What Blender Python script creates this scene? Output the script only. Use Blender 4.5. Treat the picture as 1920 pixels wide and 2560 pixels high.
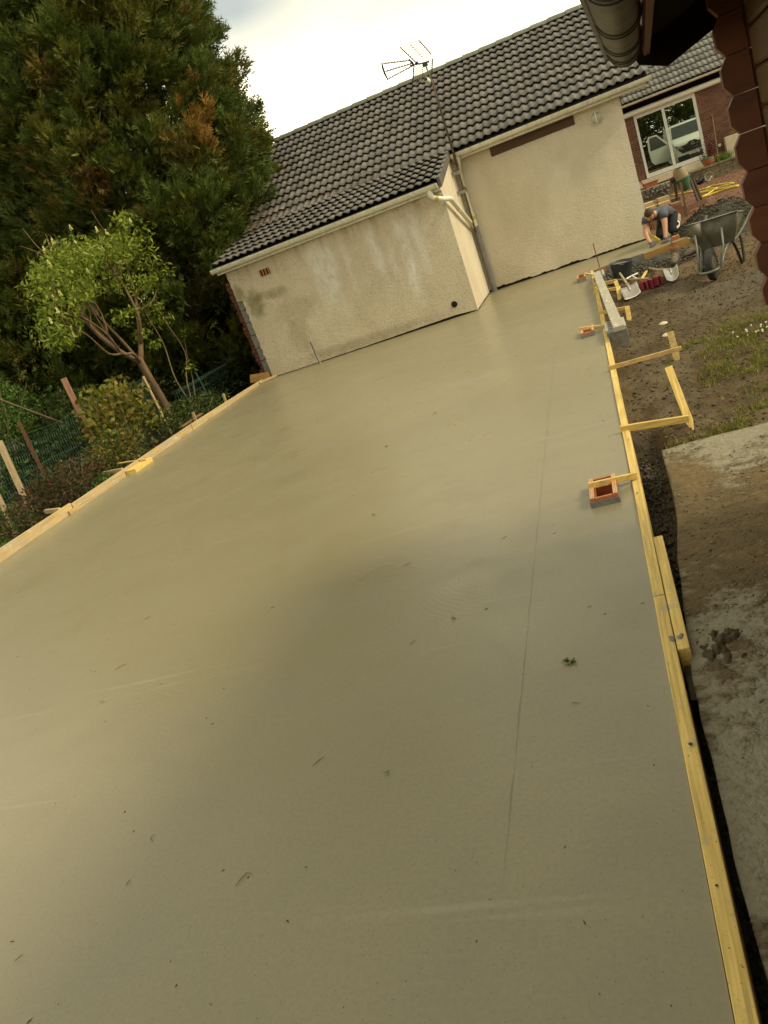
import bpy, math, random
import numpy as np
from mathutils import Matrix, Vector, Euler

for o in list(bpy.data.objects): bpy.data.objects.remove(o)
SC = bpy.context.scene
COL = SC.collection
R = math.radians
random.seed(7); RNG = np.random.default_rng(11)

# ------------------------------------------------------------------ camera
H = 1.65
def cam_axes(yaw, pitch, roll):
    f = Vector((-math.sin(yaw)*math.cos(pitch), math.cos(yaw)*math.cos(pitch), -math.sin(pitch)))
    r = Vector((math.cos(yaw), math.sin(yaw), 0)); d = f.cross(r)
    c, s = math.cos(roll), math.sin(roll)
    return c*r+s*d, -s*r+c*d, f
cr, cd, cf = cam_axes(R(19.535), R(17.757), R(20.486))
cam = bpy.data.cameras.new('camera'); camo = bpy.data.objects.new('camera', cam); COL.objects.link(camo)
camo.matrix_world = Matrix(((cr.x, -cd.x, -cf.x, 0), (cr.y, -cd.y, -cf.y, 0), (cr.z, -cd.z, -cf.z, H), (0, 0, 0, 1)))
cam.sensor_fit = 'VERTICAL'; cam.sensor_height = 36; cam.lens = 36*1985/2560
cam.clip_start = .05; cam.clip_end = 3000
SC.camera = camo

# ------------------------------------------------------------------ sky, sun, exposure
CLOUD = (3.9, 0, 0)
SUN_EL, SUN_AZ = 40, 96            # azimuth from +Y towards +X
W = bpy.data.worlds.new('World'); SC.world = W; W.use_nodes = True
wt = W.node_tree; wt.nodes.clear()
def wn(t, **k):
    n = wt.nodes.new(t)
    for a, b in k.items(): setattr(n, a, b)
    return n
tc = wn('ShaderNodeTexCoord')
sky = wn('ShaderNodeTexSky'); sky.sky_type = 'NISHITA'; sky.sun_disc = False
sky.sun_elevation = R(SUN_EL); sky.sun_rotation = R(SUN_AZ); sky.dust_density = 4; sky.ozone_density = 1
skm = wn('ShaderNodeVectorMath', operation='SCALE'); skm.inputs['Scale'].default_value = .10
wt.links.new(sky.outputs[0], skm.inputs[0])
mp = wn('ShaderNodeMapping'); mp.inputs['Scale'].default_value = (1.0, 1.0, 2.6); mp.inputs['Location'].default_value = (.35, .2, .55)
wt.links.new(tc.outputs['Generated'], mp.inputs[0])
nz = wn('ShaderNodeTexNoise'); nz.inputs['Scale'].default_value = 1.7; nz.inputs['Detail'].default_value = 3; nz.inputs['Roughness'].default_value = .5
wt.links.new(mp.outputs[0], nz.inputs['Vector'])
sz = wn('ShaderNodeSeparateXYZ'); wt.links.new(tc.outputs['Generated'], sz.inputs[0])
ma = wn('ShaderNodeMath', operation='MULTIPLY_ADD'); ma.inputs[1].default_value = .30; wt.links.new(nz.outputs['Fac'], ma.inputs[0]); wt.links.new(sz.outputs['Z'], ma.inputs[2])
rp = wn('ShaderNodeValToRGB')                       # bright gap under a greyer cloud deck
rp.color_ramp.elements[0].position = .335; rp.color_ramp.elements[0].color = (2.3, 2.08, 1.5, 1)
rp.color_ramp.elements[1].position = .405; rp.color_ramp.elements[1].color = (1.02, 1.0, .76, 1)
wt.links.new(ma.outputs[0], rp.inputs[0])
mp2 = wn('ShaderNodeMapping'); mp2.inputs['Location'].default_value = CLOUD; mp2.inputs['Scale'].default_value = (1, 1, 2); wt.links.new(tc.outputs['Generated'], mp2.inputs[0])
nz2 = wn('ShaderNodeTexNoise'); nz2.inputs['Scale'].default_value = 2.4; nz2.inputs['Detail'].default_value = 2; wt.links.new(mp2.outputs[0], nz2.inputs['Vector'])
rp2 = wn('ShaderNodeValToRGB'); rp2.color_ramp.elements[0].position = .36; rp2.color_ramp.elements[0].color = (.56, .60, .56, 1); rp2.color_ramp.elements[1].position = .60; rp2.color_ramp.elements[1].color = (1.38, 1.28, .92, 1)
wt.links.new(nz2.outputs['Fac'], rp2.inputs[0])
dk = wn('ShaderNodeMapRange'); dk.inputs[1].default_value = .335; dk.inputs[2].default_value = .405; wt.links.new(ma.outputs[0], dk.inputs[0])
mxd = wn('ShaderNodeMix', data_type='RGBA'); wt.links.new(dk.outputs[0], mxd.inputs['Factor']); wt.links.new(rp.outputs[0], mxd.inputs['A']); wt.links.new(rp2.outputs[0], mxd.inputs['B'])
mx = wn('ShaderNodeMix', data_type='RGBA'); mx.inputs['Factor'].default_value = .88
wt.links.new(skm.outputs[0], mx.inputs['A']); wt.links.new(mxd.outputs['Result'], mx.inputs['B'])
bg = wn('ShaderNodeBackground'); bg.inputs['Strength'].default_value = 1.0
wt.links.new(mx.outputs['Result'], bg.inputs['Color'])
wo = wn('ShaderNodeOutputWorld'); wt.links.new(bg.outputs[0], wo.inputs[0])
sl = bpy.data.lights.new('sun', 'SUN'); sl.energy = 2.8; sl.angle = R(14); sl.color = (1, .86, .58)
so = bpy.data.objects.new('sun', sl); COL.objects.link(so)
sd = Vector((math.sin(R(SUN_AZ))*math.cos(R(SUN_EL)), math.cos(R(SUN_AZ))*math.cos(R(SUN_EL)), math.sin(R(SUN_EL))))
so.rotation_euler = sd.to_track_quat('Z', 'Y').to_euler(); so.location = (20, 10, 30)
SC.view_settings.view_transform = 'Standard'; SC.view_settings.look = 'None'
SC.view_settings.gamma = 1; SC.view_settings.exposure = 0.24
SC.render.engine = 'CYCLES'
cy = SC.cycles; cy.max_bounces = 5; cy.diffuse_bounces = 3; cy.glossy_bounces = 3; cy.transmission_bounces = 2; cy.transparent_max_bounces = 4
cy.use_adaptive_sampling = True; cy.adaptive_threshold = .02; cy.caustics_reflective = False; cy.caustics_refractive = False

# ------------------------------------------------------------------ geometry helpers
class G:
    def __init__(s): s.v = []; s.f = []
    def add(s, v, f):
        o = len(s.v); s.v += [tuple(map(float, p)) for p in v]; s.f += [tuple(i+o for i in q) for q in f]; return s
    def box(s, x0, x1, y0, y1, z0, z1):
        return s.add([(x0,y0,z0),(x1,y0,z0),(x1,y1,z0),(x0,y1,z0),(x0,y0,z1),(x1,y0,z1),(x1,y1,z1),(x0,y1,z1)],
                     [(0,3,2,1),(4,5,6,7),(0,1,5,4),(1,2,6,5),(2,3,7,6),(3,0,4,7)])
    def beam(s, p, q, w, h, up=(0,0,1), w2=None, h2=None):
        p = Vector(p); q = Vector(q); d = (q-p).normalized(); a = d.cross(Vector(up))
        if a.length < 1e-4: a = d.cross(Vector((1,0,0)))
        a.normalize(); b = a.cross(d).normalized(); w2 = w2 or w; h2 = h2 or h
        v = []
        for c, ww, hh in ((p, w, h), (q, w2, h2)):
            v += [c-a*ww/2-b*hh/2, c+a*ww/2-b*hh/2, c+a*ww/2+b*hh/2, c-a*ww/2+b*hh/2]
        return s.add(v, [(0,1,2,3),(4,7,6,5),(0,4,5,1),(1,5,6,2),(2,6,7,3),(3,7,4,0)])
    def tube(s, pts, r, n=8, caps=True):
        pts = [Vector(p) for p in pts]; m = len(pts)
        rr = r if hasattr(r, '__len__') else [r]*m
        ref = None; v = []; f = []
        for i, p in enumerate(pts):
            d = (pts[min(i+1, m-1)]-pts[max(i-1, 0)]).normalized()
            if ref is None:
                ref = d.cross(Vector((0,0,1)))
                if ref.length < .1: ref = d.cross(Vector((1,0,0)))
            a = (ref-d*ref.dot(d)).normalized(); ref = a; b = d.cross(a)
            for k in range(n):
                t = 2*math.pi*k/n; v.append(p+(a*math.cos(t)+b*math.sin(t))*rr[i])
        for i in range(m-1):
            for k in range(n):
                k2 = (k+1) % n; f.append((i*n+k, i*n+k2, (i+1)*n+k2, (i+1)*n+k))
        if caps: f += [tuple(range(n-1, -1, -1)), tuple((m-1)*n+k for k in range(n))]
        return s.add(v, f)
    def lathe(s, prof, c, axis=(0,0,1), n=20, a0=0, a1=2*math.pi):
        ax = Vector(axis).normalized(); u = ax.cross(Vector((0,0,1)))
        if u.length < .1: u = Vector((1,0,0))
        u.normalize(); w = ax.cross(u); c = Vector(c); v = []; f = []; full = abs(a1-a0-2*math.pi) < 1e-6
        m = n if full else n+1
        for r, h in prof:
            for k in range(m):
                t = a0+(a1-a0)*k/n; v.append(c+ax*h+(u*math.cos(t)+w*math.sin(t))*r)
        for i in range(len(prof)-1):
            for k in range(n):
                k2 = (k+1) % m; f.append((i*m+k, i*m+k2, (i+1)*m+k2, (i+1)*m+k))
        return s.add(v, f)
    def prism(s, poly, o, ux, uy, un, t):
        o = Vector(o); ux = Vector(ux); uy = Vector(uy); un = Vector(un); n = len(poly)
        a = [o+ux*x+uy*y for x, y in poly]
        return s.add(a+[p+un*t for p in a], [tuple(range(n-1,-1,-1)), tuple(range(n, 2*n))]+[(i, (i+1) % n, n+(i+1) % n, n+i) for i in range(n)])
    def blob(s, c, r, seed=0, nu=8, nv=6, amp=.25):
        rg = random.Random(seed); v = [(0,0,-1)]; f = []
        for j in range(1, nv):
            ph = -math.pi/2+math.pi*j/nv
            for i in range(nu): v.append((math.cos(ph)*math.cos(2*math.pi*i/nu), math.cos(ph)*math.sin(2*math.pi*i/nu), math.sin(ph)))
        v.append((0,0,1)); r = r if hasattr(r, '__len__') else (r, r, r)
        v = [tuple(c[k]+p[k]*r[k]*(1+rg.uniform(-amp, amp)) for k in range(3)) for p in v]
        L = len(v)-1
        for i in range(nu):
            i2 = (i+1) % nu; f.append((0, 1+i2, 1+i)); f.append((L, L-nu+i, L-nu+i2))
            for j in range(nv-2): f.append((1+j*nu+i, 1+j*nu+i2, 1+(j+1)*nu+i2, 1+(j+1)*nu+i))
        return s.add(v, f)
    def xf(s, fn): s.v = [tuple(fn(p)) for p in s.v]; return s

def tagit(o, label=None, cat=None, group=None, kind=None):
    if label: o['label'] = label
    if cat: o['category'] = cat
    if group: o['group'] = group
    if kind: o['kind'] = kind
    return o
def put(name, me, loc, parent):
    o = bpy.data.objects.new(name, me); COL.objects.link(o)
    if parent is not None:
        o.parent = parent
        base = world_loc(parent); o.location = Vector(loc)-base
    else: o.location = loc
    return o
def world_loc(o):
    p = Vector(o.location)
    while o.parent: o = o.parent; p += Vector(o.location)
    return p
def obj(name, g, mat, parent=None, smooth=False, bevel=0, label=None, cat=None, group=None, kind=None, mats=None, fm=None):
    V = np.array(g.v); lo = V.min(0); hi = V.max(0); c = np.array([(lo[0]+hi[0])/2, (lo[1]+hi[1])/2, lo[2]])
    me = bpy.data.meshes.new(name); me.from_pydata([tuple(p) for p in V-c], [], g.f)
    for m in (mats or [mat]): me.materials.append(m)
    if fm is not None: me.polygons.foreach_set('material_index', fm)
    if smooth: me.polygons.foreach_set('use_smooth', [True]*len(me.polygons))
    me.update()
    o = put(name, me, c, parent)
    if smooth == 'auto':
        me.set_sharp_from_angle(angle=R(40))
    if bevel:
        b = o.modifiers.new('bevel', 'BEVEL'); b.width = bevel; b.segments = 2; b.limit_method = 'ANGLE'
    return tagit(o, label, cat, group, kind)
def empty(name, loc, label, cat, group=None):
    o = bpy.data.objects.new(name, None); COL.objects.link(o); o.location = loc; o.empty_display_size = .1
    return tagit(o, label, cat, group)
def bigmesh(name, V, F, mat, parent=None, colr=None, smooth=False, **kw):
    """V (n,3), F (m,k) numpy"""
    lo = V.min(0); hi = V.max(0); c = np.array([(lo[0]+hi[0])/2, (lo[1]+hi[1])/2, lo[2]])
    me = bpy.data.meshes.new(name); n, m, k = len(V), len(F), F.shape[1]
    me.vertices.add(n); me.vertices.foreach_set('co', (V-c).astype(np.float32).ravel())
    me.loops.add(m*k); me.loops.foreach_set('vertex_index', F.astype(np.int32).ravel())
    me.polygons.add(m); me.polygons.foreach_set('loop_start', np.arange(0, m*k, k, dtype=np.int32))
    if smooth: me.polygons.foreach_set('use_smooth', np.ones(m, bool))
    me.update(calc_edges=True); me.materials.append(mat)
    if colr is not None:
        ca = me.color_attributes.new('Col', 'FLOAT_COLOR', 'POINT')
        ca.data.foreach_set('color', np.concatenate([colr, np.ones((n, 1))], 1).astype(np.float32).ravel())
    o = put(name, me, c, parent)
    return tagit(o, **kw)

# ------------------------------------------------------------------ materials
MATS = {}
class NT:
    def __init__(s, nt): s.t = nt
    def n(s, t, **k):
        x = s.t.nodes.new(t)
        for a, b in k.items(): setattr(x, a, b)
        return x
    def l(s, a, b): s.t.links.new(a, b)
    def math(s, op, a, b=None, clamp=False):
        m = s.n('ShaderNodeMath', operation=op, use_clamp=clamp)
        for i, x in enumerate((a, b)):
            if x is None: continue
            if isinstance(x, (int, float)): m.inputs[i].default_value = x
            else: s.l(x, m.inputs[i])
        return m.outputs[0]
    def mix(s, fac, a, b, blend='MIX'):
        m = s.n('ShaderNodeMix', data_type='RGBA', blend_type=blend, clamp_factor=True)
        for key, x in (('Factor', fac), ('A', a), ('B', b)):
            if isinstance(x, (int, float)): m.inputs[key].default_value = x
            elif isinstance(x, tuple): m.inputs[key].default_value = (*x, 1)
            else: s.l(x, m.inputs[key])
        return m.outputs['Result']
    def noise(s, vec, scale, detail=5, rough=.55, dist=0):
        x = s.n('ShaderNodeTexNoise'); s.l(vec, x.inputs['Vector'])
        for k, v in (('Scale', scale), ('Detail', min(detail, 3)), ('Roughness', rough), ('Distortion', dist)): x.inputs[k].default_value = v
        return x.outputs['Fac']
    def rng(s, x, a, b, c=0., d=1.):
        m = s.n('ShaderNodeMapRange'); s.l(x, m.inputs[0])
        for i, v in enumerate((a, b, c, d)): m.inputs[i+1].default_value = v
        return m.outputs[0]
    def mapv(s, vec, scale=(1,1,1), rot=(0,0,0), loc=(0,0,0)):
        m = s.n('ShaderNodeMapping'); s.l(vec, m.inputs[0]); m.inputs['Scale'].default_value = scale; m.inputs['Rotation'].default_value = rot; m.inputs['Location'].default_value = loc
        return m.outputs[0]
    def bump(s, h, strength, dist, nrm=None):
        b = s.n('ShaderNodeBump'); b.inputs['Strength'].default_value = strength; b.inputs['Distance'].default_value = dist; s.l(h, b.inputs['Height'])
        if nrm is not None: s.l(nrm, b.inputs['Normal'])
        return b.outputs[0]
def newmat(name):
    m = bpy.data.materials.new(name); m.use_nodes = True; t = m.node_tree; t.nodes.clear()
    N = NT(t); out = N.n('ShaderNodeOutputMaterial'); b = N.n('ShaderNodeBsdfPrincipled'); N.l(b.outputs[0], out.inputs[0])
    g = N.n('ShaderNodeNewGeometry')
    MATS[name] = m
    return m, N, b, g.outputs['Position'], out
def mat(name, c1, c2=None, scale=6, rough=.75, bump=0, bscale=60, bdist=.01, metal=0, spec=.4, rnd=0, stretch=(1,1,1), lo=.35, hi=.65, detail=5, extra=None, rough2=None):
    m, N, b, pos, out = newmat(name)
    c2 = c2 or tuple(x*.7 for x in c1)
    v = N.mapv(pos, stretch)
    nz = N.noise(v, scale, detail)
    c = N.mix(N.rng(nz, lo, hi), c1, c2)
    if rnd:
        oi = N.n('ShaderNodeObjectInfo'); f = N.rng(oi.outputs['Random'], 0, 1, 1-rnd, 1+rnd)
        hs = N.n('ShaderNodeHueSaturation'); N.l(c, hs.inputs['Color']); N.l(f, hs.inputs['Value']); c = hs.outputs[0]
    if extra: c = extra(N, c, pos, b)
    N.l(c, b.inputs['Base Color'])
    b.inputs['Metallic'].default_value = metal; b.inputs['Specular IOR Level'].default_value = spec
    if rough2 is None: b.inputs['Roughness'].default_value = rough
    else: N.l(N.rng(nz, .3, .7, rough, rough2), b.inputs['Roughness'])
    if bump: N.l(N.bump(N.noise(v, bscale, 6, .6), bump, bdist), b.inputs['Normal'])
    return m
def leafmat(name, trans=.3, rough=.55):
    m, N, b, pos, out = newmat(name)
    a = N.n('ShaderNodeAttribute', attribute_name='Col'); N.l(a.outputs['Color'], b.inputs['Base Color'])
    b.inputs['Roughness'].default_value = rough; b.inputs['Specular IOR Level'].default_value = .25
    tr = N.n('ShaderNodeBsdfTranslucent'); N.l(a.outputs['Color'], tr.inputs['Color'])
    ms = N.n('ShaderNodeMixShader'); ms.inputs[0].default_value = trans
    N.l(b.outputs[0], ms.inputs[1]); N.l(tr.outputs[0], ms.inputs[2]); N.l(ms.outputs[0], out.inputs[0])
    return m

def splash(N, c, pos, b):      # grey cement splashes and stains on the timber
    k = N.rng(N.noise(pos, 11, 7, .75), .58, .7)
    c = N.mix(N.math('MULTIPLY', k, .65), c, (.33, .30, .22))
    sp = N.rng(N.noise(pos, 120, 2), .68, .72)
    return N.mix(N.math('MULTIPLY', sp, .8), c, (.10, .085, .06))
def woodmat(name, c1, c2, stretch, **k):
    return mat(name, c1, tuple(x*.72 for x in c2), scale=75, stretch=tuple(q*.6 if q < .5 else q for q in stretch), rough=.7, bump=.35, bscale=90, bdist=.003, lo=.35, hi=.72, extra=k.get('extra', splash), rnd=k.get('rnd', .08))
YW1, YW2 = (.72, .52, .155), (.56, .38, .10)
M_wy = woodmat('formwork_timber', YW1, YW2, (1, .06, 1))
M_wx = woodmat('formwork_timber_cross', YW1, YW2, (.06, 1, 1))
M_wz = woodmat('stake_timber', (.52, .37, .14), (.38, .25, .09), (1, 1, .07))
M_wyz = woodmat('yellow_stake_timber', YW1, YW2, (1, .1, .1))
M_wbx = woodmat('brown_strut_timber', (.46, .32, .12), (.34, .22, .08), (.06, 1, 1))
def splash2(N, c, pos, b):
    k = N.rng(N.noise(pos, 5, 7, .7), .42, .62)
    c = N.mix(N.math('MULTIPLY', k, .55), c, (.36, .33, .25))
    k2 = N.rng(N.noise(pos, 14, 5, .7), .6, .68)
    return N.mix(N.math('MULTIPLY', k2, .7), c, (.55, .5, .38))
M_wl = woodmat('stained_formwork_timber', (.54, .39, .17), (.44, .30, .12), (1, .06, 1), extra=splash2)
M_or = woodmat('orange_plank_timber', (.47, .26, .07), (.36, .185, .045), (.05, 1, 1.2))
M_post = woodmat('weathered_post_timber', (.25, .13, .07), (.17, .085, .05), (1, 1, .08), extra=None)
M_pale = woodmat('pale_post_timber', (.42, .32, .18), (.3, .22, .12), (1, 1, .08), extra=None)
M_tool = mat('pale_handle_wood', (.42, .33, .18), (.32, .24, .12), 30, .6)

# fresh concrete slab
def make_slab_mat():
    m, N, b, pos, out = newmat('fresh_concrete')
    warp = N.mapv(pos, (1, 1, 0))
    big = N.noise(warp, .55, 2, .5); mid = N.noise(warp, 2.4, 3, .6, .5)
    st = N.noise(N.mapv(pos, (.5, 3.6, 0), (0, 0, R(12))), 1.4, 3, .6, .8)      # trowel sweeps
    fine = N.noise(warp, 58, 3, .7)
    c = N.mix(N.rng(big, .3, .7), (.252, .22, .132), (.218, .19, .113))
    c = N.mix(N.math('MULTIPLY', N.rng(mid, .42, .7), .4), c, (.20, .182, .125))
    sk1 = N.noise(N.mapv(pos, (.32, 9, 0), (0, 0, R(14))), 1.0, 2, .5); sk2 = N.noise(N.mapv(pos, (.5, 12, 0), (0, 0, R(-9)), (3, 1, 0)), 1.0, 2, .5)
    ridge = N.math('MULTIPLY', N.math('MAXIMUM', N.rng(sk1, .66, .74), N.rng(sk2, .67, .75)), N.rng(mid, .4, .6))
    c = N.mix(N.math('MULTIPLY', ridge, .3), c, (.38, .345, .24))
    # screed joint that runs with the slab, wandering a few millimetres
    sx = N.n('ShaderNodeSeparateXYZ'); N.l(pos, sx.inputs[0])
    wv = N.noise(N.mapv(pos, (0, 1, 0)), 4, 3)
    dx = N.math('ABSOLUTE', N.math('SUBTRACT', N.math('ADD', sx.outputs['X'], N.rng(wv, 0, 1, -.006, .006)), -.62))
    gate = N.math('MULTIPLY', N.rng(sx.outputs['Y'], 8.8, 9.2, 1, 0), N.rng(sx.outputs['Y'], 1.55, 1.9, 0, 1))
    line = N.math('MULTIPLY', N.math('LESS_THAN', dx, N.rng(wv, .3, .75, .0005, .006)), gate)
    c = N.mix(N.math('MULTIPLY', line, .6), c, (.11, .10, .07))
    c = N.mix(N.math('MULTIPLY', N.rng(fine, .38, .66), .28), c, (.145, .128, .083))
    c = N.mix(N.math('MULTIPLY', N.rng(N.noise(warp, 150, 0, .3), .77, .80), .55), c, (.06, .052, .034))
    N.l(c, b.inputs['Base Color'])
    N.l(N.rng(mid, .3, .75, .27, .42), b.inputs['Roughness'])
    b.inputs['Specular IOR Level'].default_value = .36
    hgt = N.math('ADD', N.math('MULTIPLY', st, .6), N.math('MULTIPLY', mid, .4))
    # fans of float ripples left by the trowel
    for cx_, cy_, r0, r1, mx_, my_, mr_ in ((-.55, 3.75, .2, .75, -.98, 3.32, .26), (-2.9, 3.7, .3, .9, -2.55, 3.1, .28)    ):
        vx_ = N.math('SUBTRACT', sx.outputs['X'], cx_); vy_ = N.math('SUBTRACT', sx.outputs['Y'], cy_)
        dd_ = N.math('SQRT', N.math('ADD', N.math('MULTIPLY', vx_, vx_), N.math('MULTIPLY', vy_, vy_)))
        ux_ = N.math('SUBTRACT', sx.outputs['X'], mx_); uy_ = N.math('SUBTRACT', sx.outputs['Y'], my_)
        rr2 = N.math('ADD', N.math('MULTIPLY', ux_, ux_), N.math('MULTIPLY', uy_, uy_))
        rip = N.math('MULTIPLY', N.math('SINE', N.math('ADD', N.math('MULTIPLY', dd_, 190.), N.math('MULTIPLY', mid, 26.))), N.rng(rr2, 0, mr_*mr_, .13, 0))
        hgt = N.math('ADD', hgt, rip)
    n1 = N.bump(hgt, .16, .012)
    N.l(N.bump(fine, .12, .003, n1), b.inputs['Normal'])
    return m
M_slab = make_slab_mat()

# rendered (roughcast) wall
def make_render_mat(name, stains):
    m, N, b, pos, out = newmat(name)
    sx = N.n('ShaderNodeSeparateXYZ'); N.l(pos, sx.inputs[0]); X, Y, Z = sx.outputs
    c = N.mix(N.rng(N.noise(pos, 1.3, 5, .6), .3, .7), (.66, .575, .415), (.56, .485, .34))
    c = N.mix(N.math('MULTIPLY', N.rng(N.noise(N.mapv(pos, (1, 1, .4)), 5, 6, .65), .45, .75), .4), c, (.46, .385, .26))
    c = N.mix(N.math('MULTIPLY', N.rng(N.noise(pos, 38, 4, .7), .5, .72), .6), c, (.33, .27, .18))
    if stains:
        def streak(x0, w, z0, z1, amt, col, cc):
            ww = N.rng(N.noise(N.mapv(pos, (0, 0, 1), loc=(x0*7, 3, 0)), 2.5, 4), .3, .7, -.06, .06)
            d = N.math('ABSOLUTE', N.math('SUBTRACT', N.math('ADD', X, ww), x0))
            k = N.math('MULTIPLY', N.rng(d, w*.2, w, 1, 0), N.math('MULTIPLY', N.rng(Z, z0-.35, z0+.3, 0, 1), N.rng(Z, z1-.15, z1+.1, 1, 0)))
            k = N.math('MULTIPLY', k, N.rng(N.noise(N.mapv(pos, (1, 1, .35)), 14, 5, .7), .3, .62))
            return N.mix(N.math('MULTIPLY', k, amt), cc, col)
        WH = (.74, .72, .64)
        for x0, w, z0, z1, amt in ((-4.67, .16, 1.0, 2.0, .75), (-4.42, .2, .9, 2.0, .8), (-4.1, .08, 1.2, 1.95, .5), (-3.5, .14, .95, 1.95, .8), (-3.02, .16, .6, 1.95, .85), (-2.72, .13, 1.0, 1.97, .75), (-3.25, .09, .9, 1.6, .5)):
            c = streak(x0, w, z0, z1, amt, WH, c)
        def blot(x0, z0, rx, rz, amt, col, cc):
            dx = N.math('DIVIDE', N.math('SUBTRACT', X, x0), rx); dz = N.math('DIVIDE', N.math('SUBTRACT', Z, z0), rz)
            d = N.math('ADD', N.math('MULTIPLY', dx, dx), N.math('MULTIPLY', dz, dz))
            d = N.math('ADD', d, N.rng(N.noise(pos, 7, 5, .65), 0, 1, -.9, .9))
            return N.mix(N.math('MULTIPLY', N.rng(d, .1, 1.1, 1, 0), amt), cc, col)
        MO = (.155, .14, .035)
        c = blot(-6.02, 1.40, .2, .3, .65, MO, c); c = blot(-5.50, 1.45, .2, .12, .4, MO, c); c = blot(-6.26, 1.66, .12, .2, .55, MO, c); c = blot(-5.75, 1.48, .3, .1, .4, MO, c)
        c = blot(-5.3, 1.05, .5, .25, .35, (.26, .21, .12), c); c = blot(-5.4, .6, .25, .4, .4, (.27, .21, .12), c)
        c = blot(-4.2, .12, 1.6, .12, .5, (.25, .2, .11), c)
        brown_top = N.math('MULTIPLY', N.rng(N.noise(N.mapv(pos, (3, 3, .25)), 2, 5), .5, .62), N.rng(Z, 1.75, 2.1, 0, 1))  # patchy brown streaks, only towards the top of the wall
        c = N.mix(N.math('MULTIPLY', brown_top, .45), c, (.27, .19, .09))
    else:
        dmp = N.math('MULTIPLY', N.rng(N.noise(N.mapv(pos, (1, 1, .6)), 1.1, 4), .45, .65), .5)
        c = N.mix(N.math('ADD', dmp, .35), c, (.74, .66, .50))
    N.l(c, b.inputs['Base Color']); b.inputs['Roughness'].default_value = .9; b.inputs['Specular IOR Level'].default_value = .15
    v1 = N.noise(N.mapv(pos, (1, 1, 1.3)), 26, 5, .65); v2 = N.noise(pos, 90, 3, .6)
    N.l(N.bump(N.math('ADD', v1, N.math('MULTIPLY', v2, .5)), .9, .03), b.inputs['Normal'])
    return m
M_annex = make_render_mat('stained_roughcast', True)
M_render = make_render_mat('cream_roughcast', False)

M_tile = mat('concrete_roof_tile', (.125, .111, .093), (.088, .078, .066), 9, .42, bump=.15, bscale=150, bdist=.003, rnd=.22, spec=.6)
M_tile2 = mat('grey_roof_tile', (.15, .145, .12), (.105, .10, .083), 9, .55, rnd=.25, spec=.4)
M_ridge = mat('ridge_tile_grey', (.17, .175, .135), (.13, .135, .10), 9, .65, rnd=.1)
M_verge = mat('verge_tile_slate', (.13, .12, .11), (.10, .09, .085), 8, .5, rnd=.08)
M_deck = mat('roof_underlay', (.03, .026, .022), (.02, .017, .015), 5, .95)
def gutdirt(N, c, pos, b):
    k = N.rng(N.noise(N.mapv(pos, (6, 6, .8)), 4, 6, .7), .52, .66)
    return N.mix(N.math('MULTIPLY', k, .45), c, (.30, .26, .13))
M_pvc = mat('aged_white_pvc', (.70, .67, .54), (.62, .59, .45), 6, .4, extra=gutdirt)
M_pvcclean = mat('white_pvc_pipe', (.74, .72, .62), (.68, .66, .55), 8, .35)
M_greypipe = mat('grey_downpipe', (.20, .19, .17), (.16, .15, .135), 8, .5)
M_lintel = mat('dark_timber_lintel', (.085, .042, .02), (.055, .027, .013), 12, .75, stretch=(.1, 1, 1), bump=.3)
M_dark = mat('dark_void', (.012, .010, .008), (.009, .008, .006), 5, .95)
M_block = mat('grey_blockwork', (.21, .205, .18), (.15, .145, .125), 20, .92, bump=.5, bscale=120, bdist=.006, rnd=.08)
M_blockp = mat('pale_concrete_block', (.44, .43, .38), (.36, .35, .3), 20, .92, bump=.5, bscale=140, bdist=.005, rnd=.06)
def limey(N, c, pos, b):
    k = N.rng(N.noise(N.mapv(pos, (2.5, 1, 1)), 7, 5, .7), .56, .66)
    return N.mix(N.math('MULTIPLY', k, .8), c, (.62, .58, .46))
M_lint2 = mat('cement_stained_lintel', (.36, .33, .25), (.30, .27, .2), 10, .8, extra=limey, bump=.25)
M_oldbrick = mat('old_red_brickwork', (.16, .062, .034), (.10, .04, .022), 12, .95, bump=.8, bscale=40, bdist=.02)
M_brick = mat('red_brick', (.185, .088, .05), (.125, .06, .036), 25, .85, rnd=.35)
M_mortar = mat('pale_mortar', (.33, .26, .17), (.27, .21, .14), 30, .95)
M_clay = mat('terracotta_clay', (.45, .17, .075), (.36, .125, .055), 15, .85, rnd=.1)
M_claypale = mat('pale_terracotta_rim', (.62, .40, .22), (.55, .32, .16), 15, .85)
M_pvcframe = mat('white_window_frame', (.66, .66, .58), (.62, .62, .54), 5, .35)
M_awning = mat('cream_awning_box', (.8, .78, .64), (.76, .74, .6), 5, .4)
M_sill = mat('pale_stone_sill', (.55, .47, .33), (.48, .40, .27), 8, .6)
M_zinc = mat('weathered_zinc', (.06, .053, .027), (.04, .035, .018), 5, .42, metal=.3, stretch=(1, 3, 1), rough2=.5)
M_cab = mat('shaded_red_log', (.15, .046, .014), (.095, .028, .009), 10, .55, stretch=(.3, 1, 1), bump=.2, bscale=60, rnd=.12)  # red-brown logs, colour darkened to carry the shade on this corner
M_cablight = mat('shaded_brown_log', (.115, .066, .022), (.085, .047, .016), 10, .6, stretch=(1, .2, 1), bump=.25, bscale=60, rnd=.12)  # lighter brown logs, also darkened in colour for the shade
M_soff = mat('dark_soffit_board', (.014, .008, .005), (.010, .006, .004), 8, .95, spec=.05, stretch=(1, .1, 1))
M_steel = mat('galvanised_steel', (.30, .29, .24), (.24, .23, .19), 12, .4, metal=.6)
M_alu = mat('antenna_aluminium', (.13, .12, .07), (.09, .085, .05), 8, .5, metal=.3)
M_black = mat('black_plastic', (.018, .017, .015), (.013, .012, .011), 8, .45)
M_rubber = mat('muddy_rubber', (.022, .02, .016), (.06, .05, .035), 18, .75, lo=.5, hi=.75)
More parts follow.
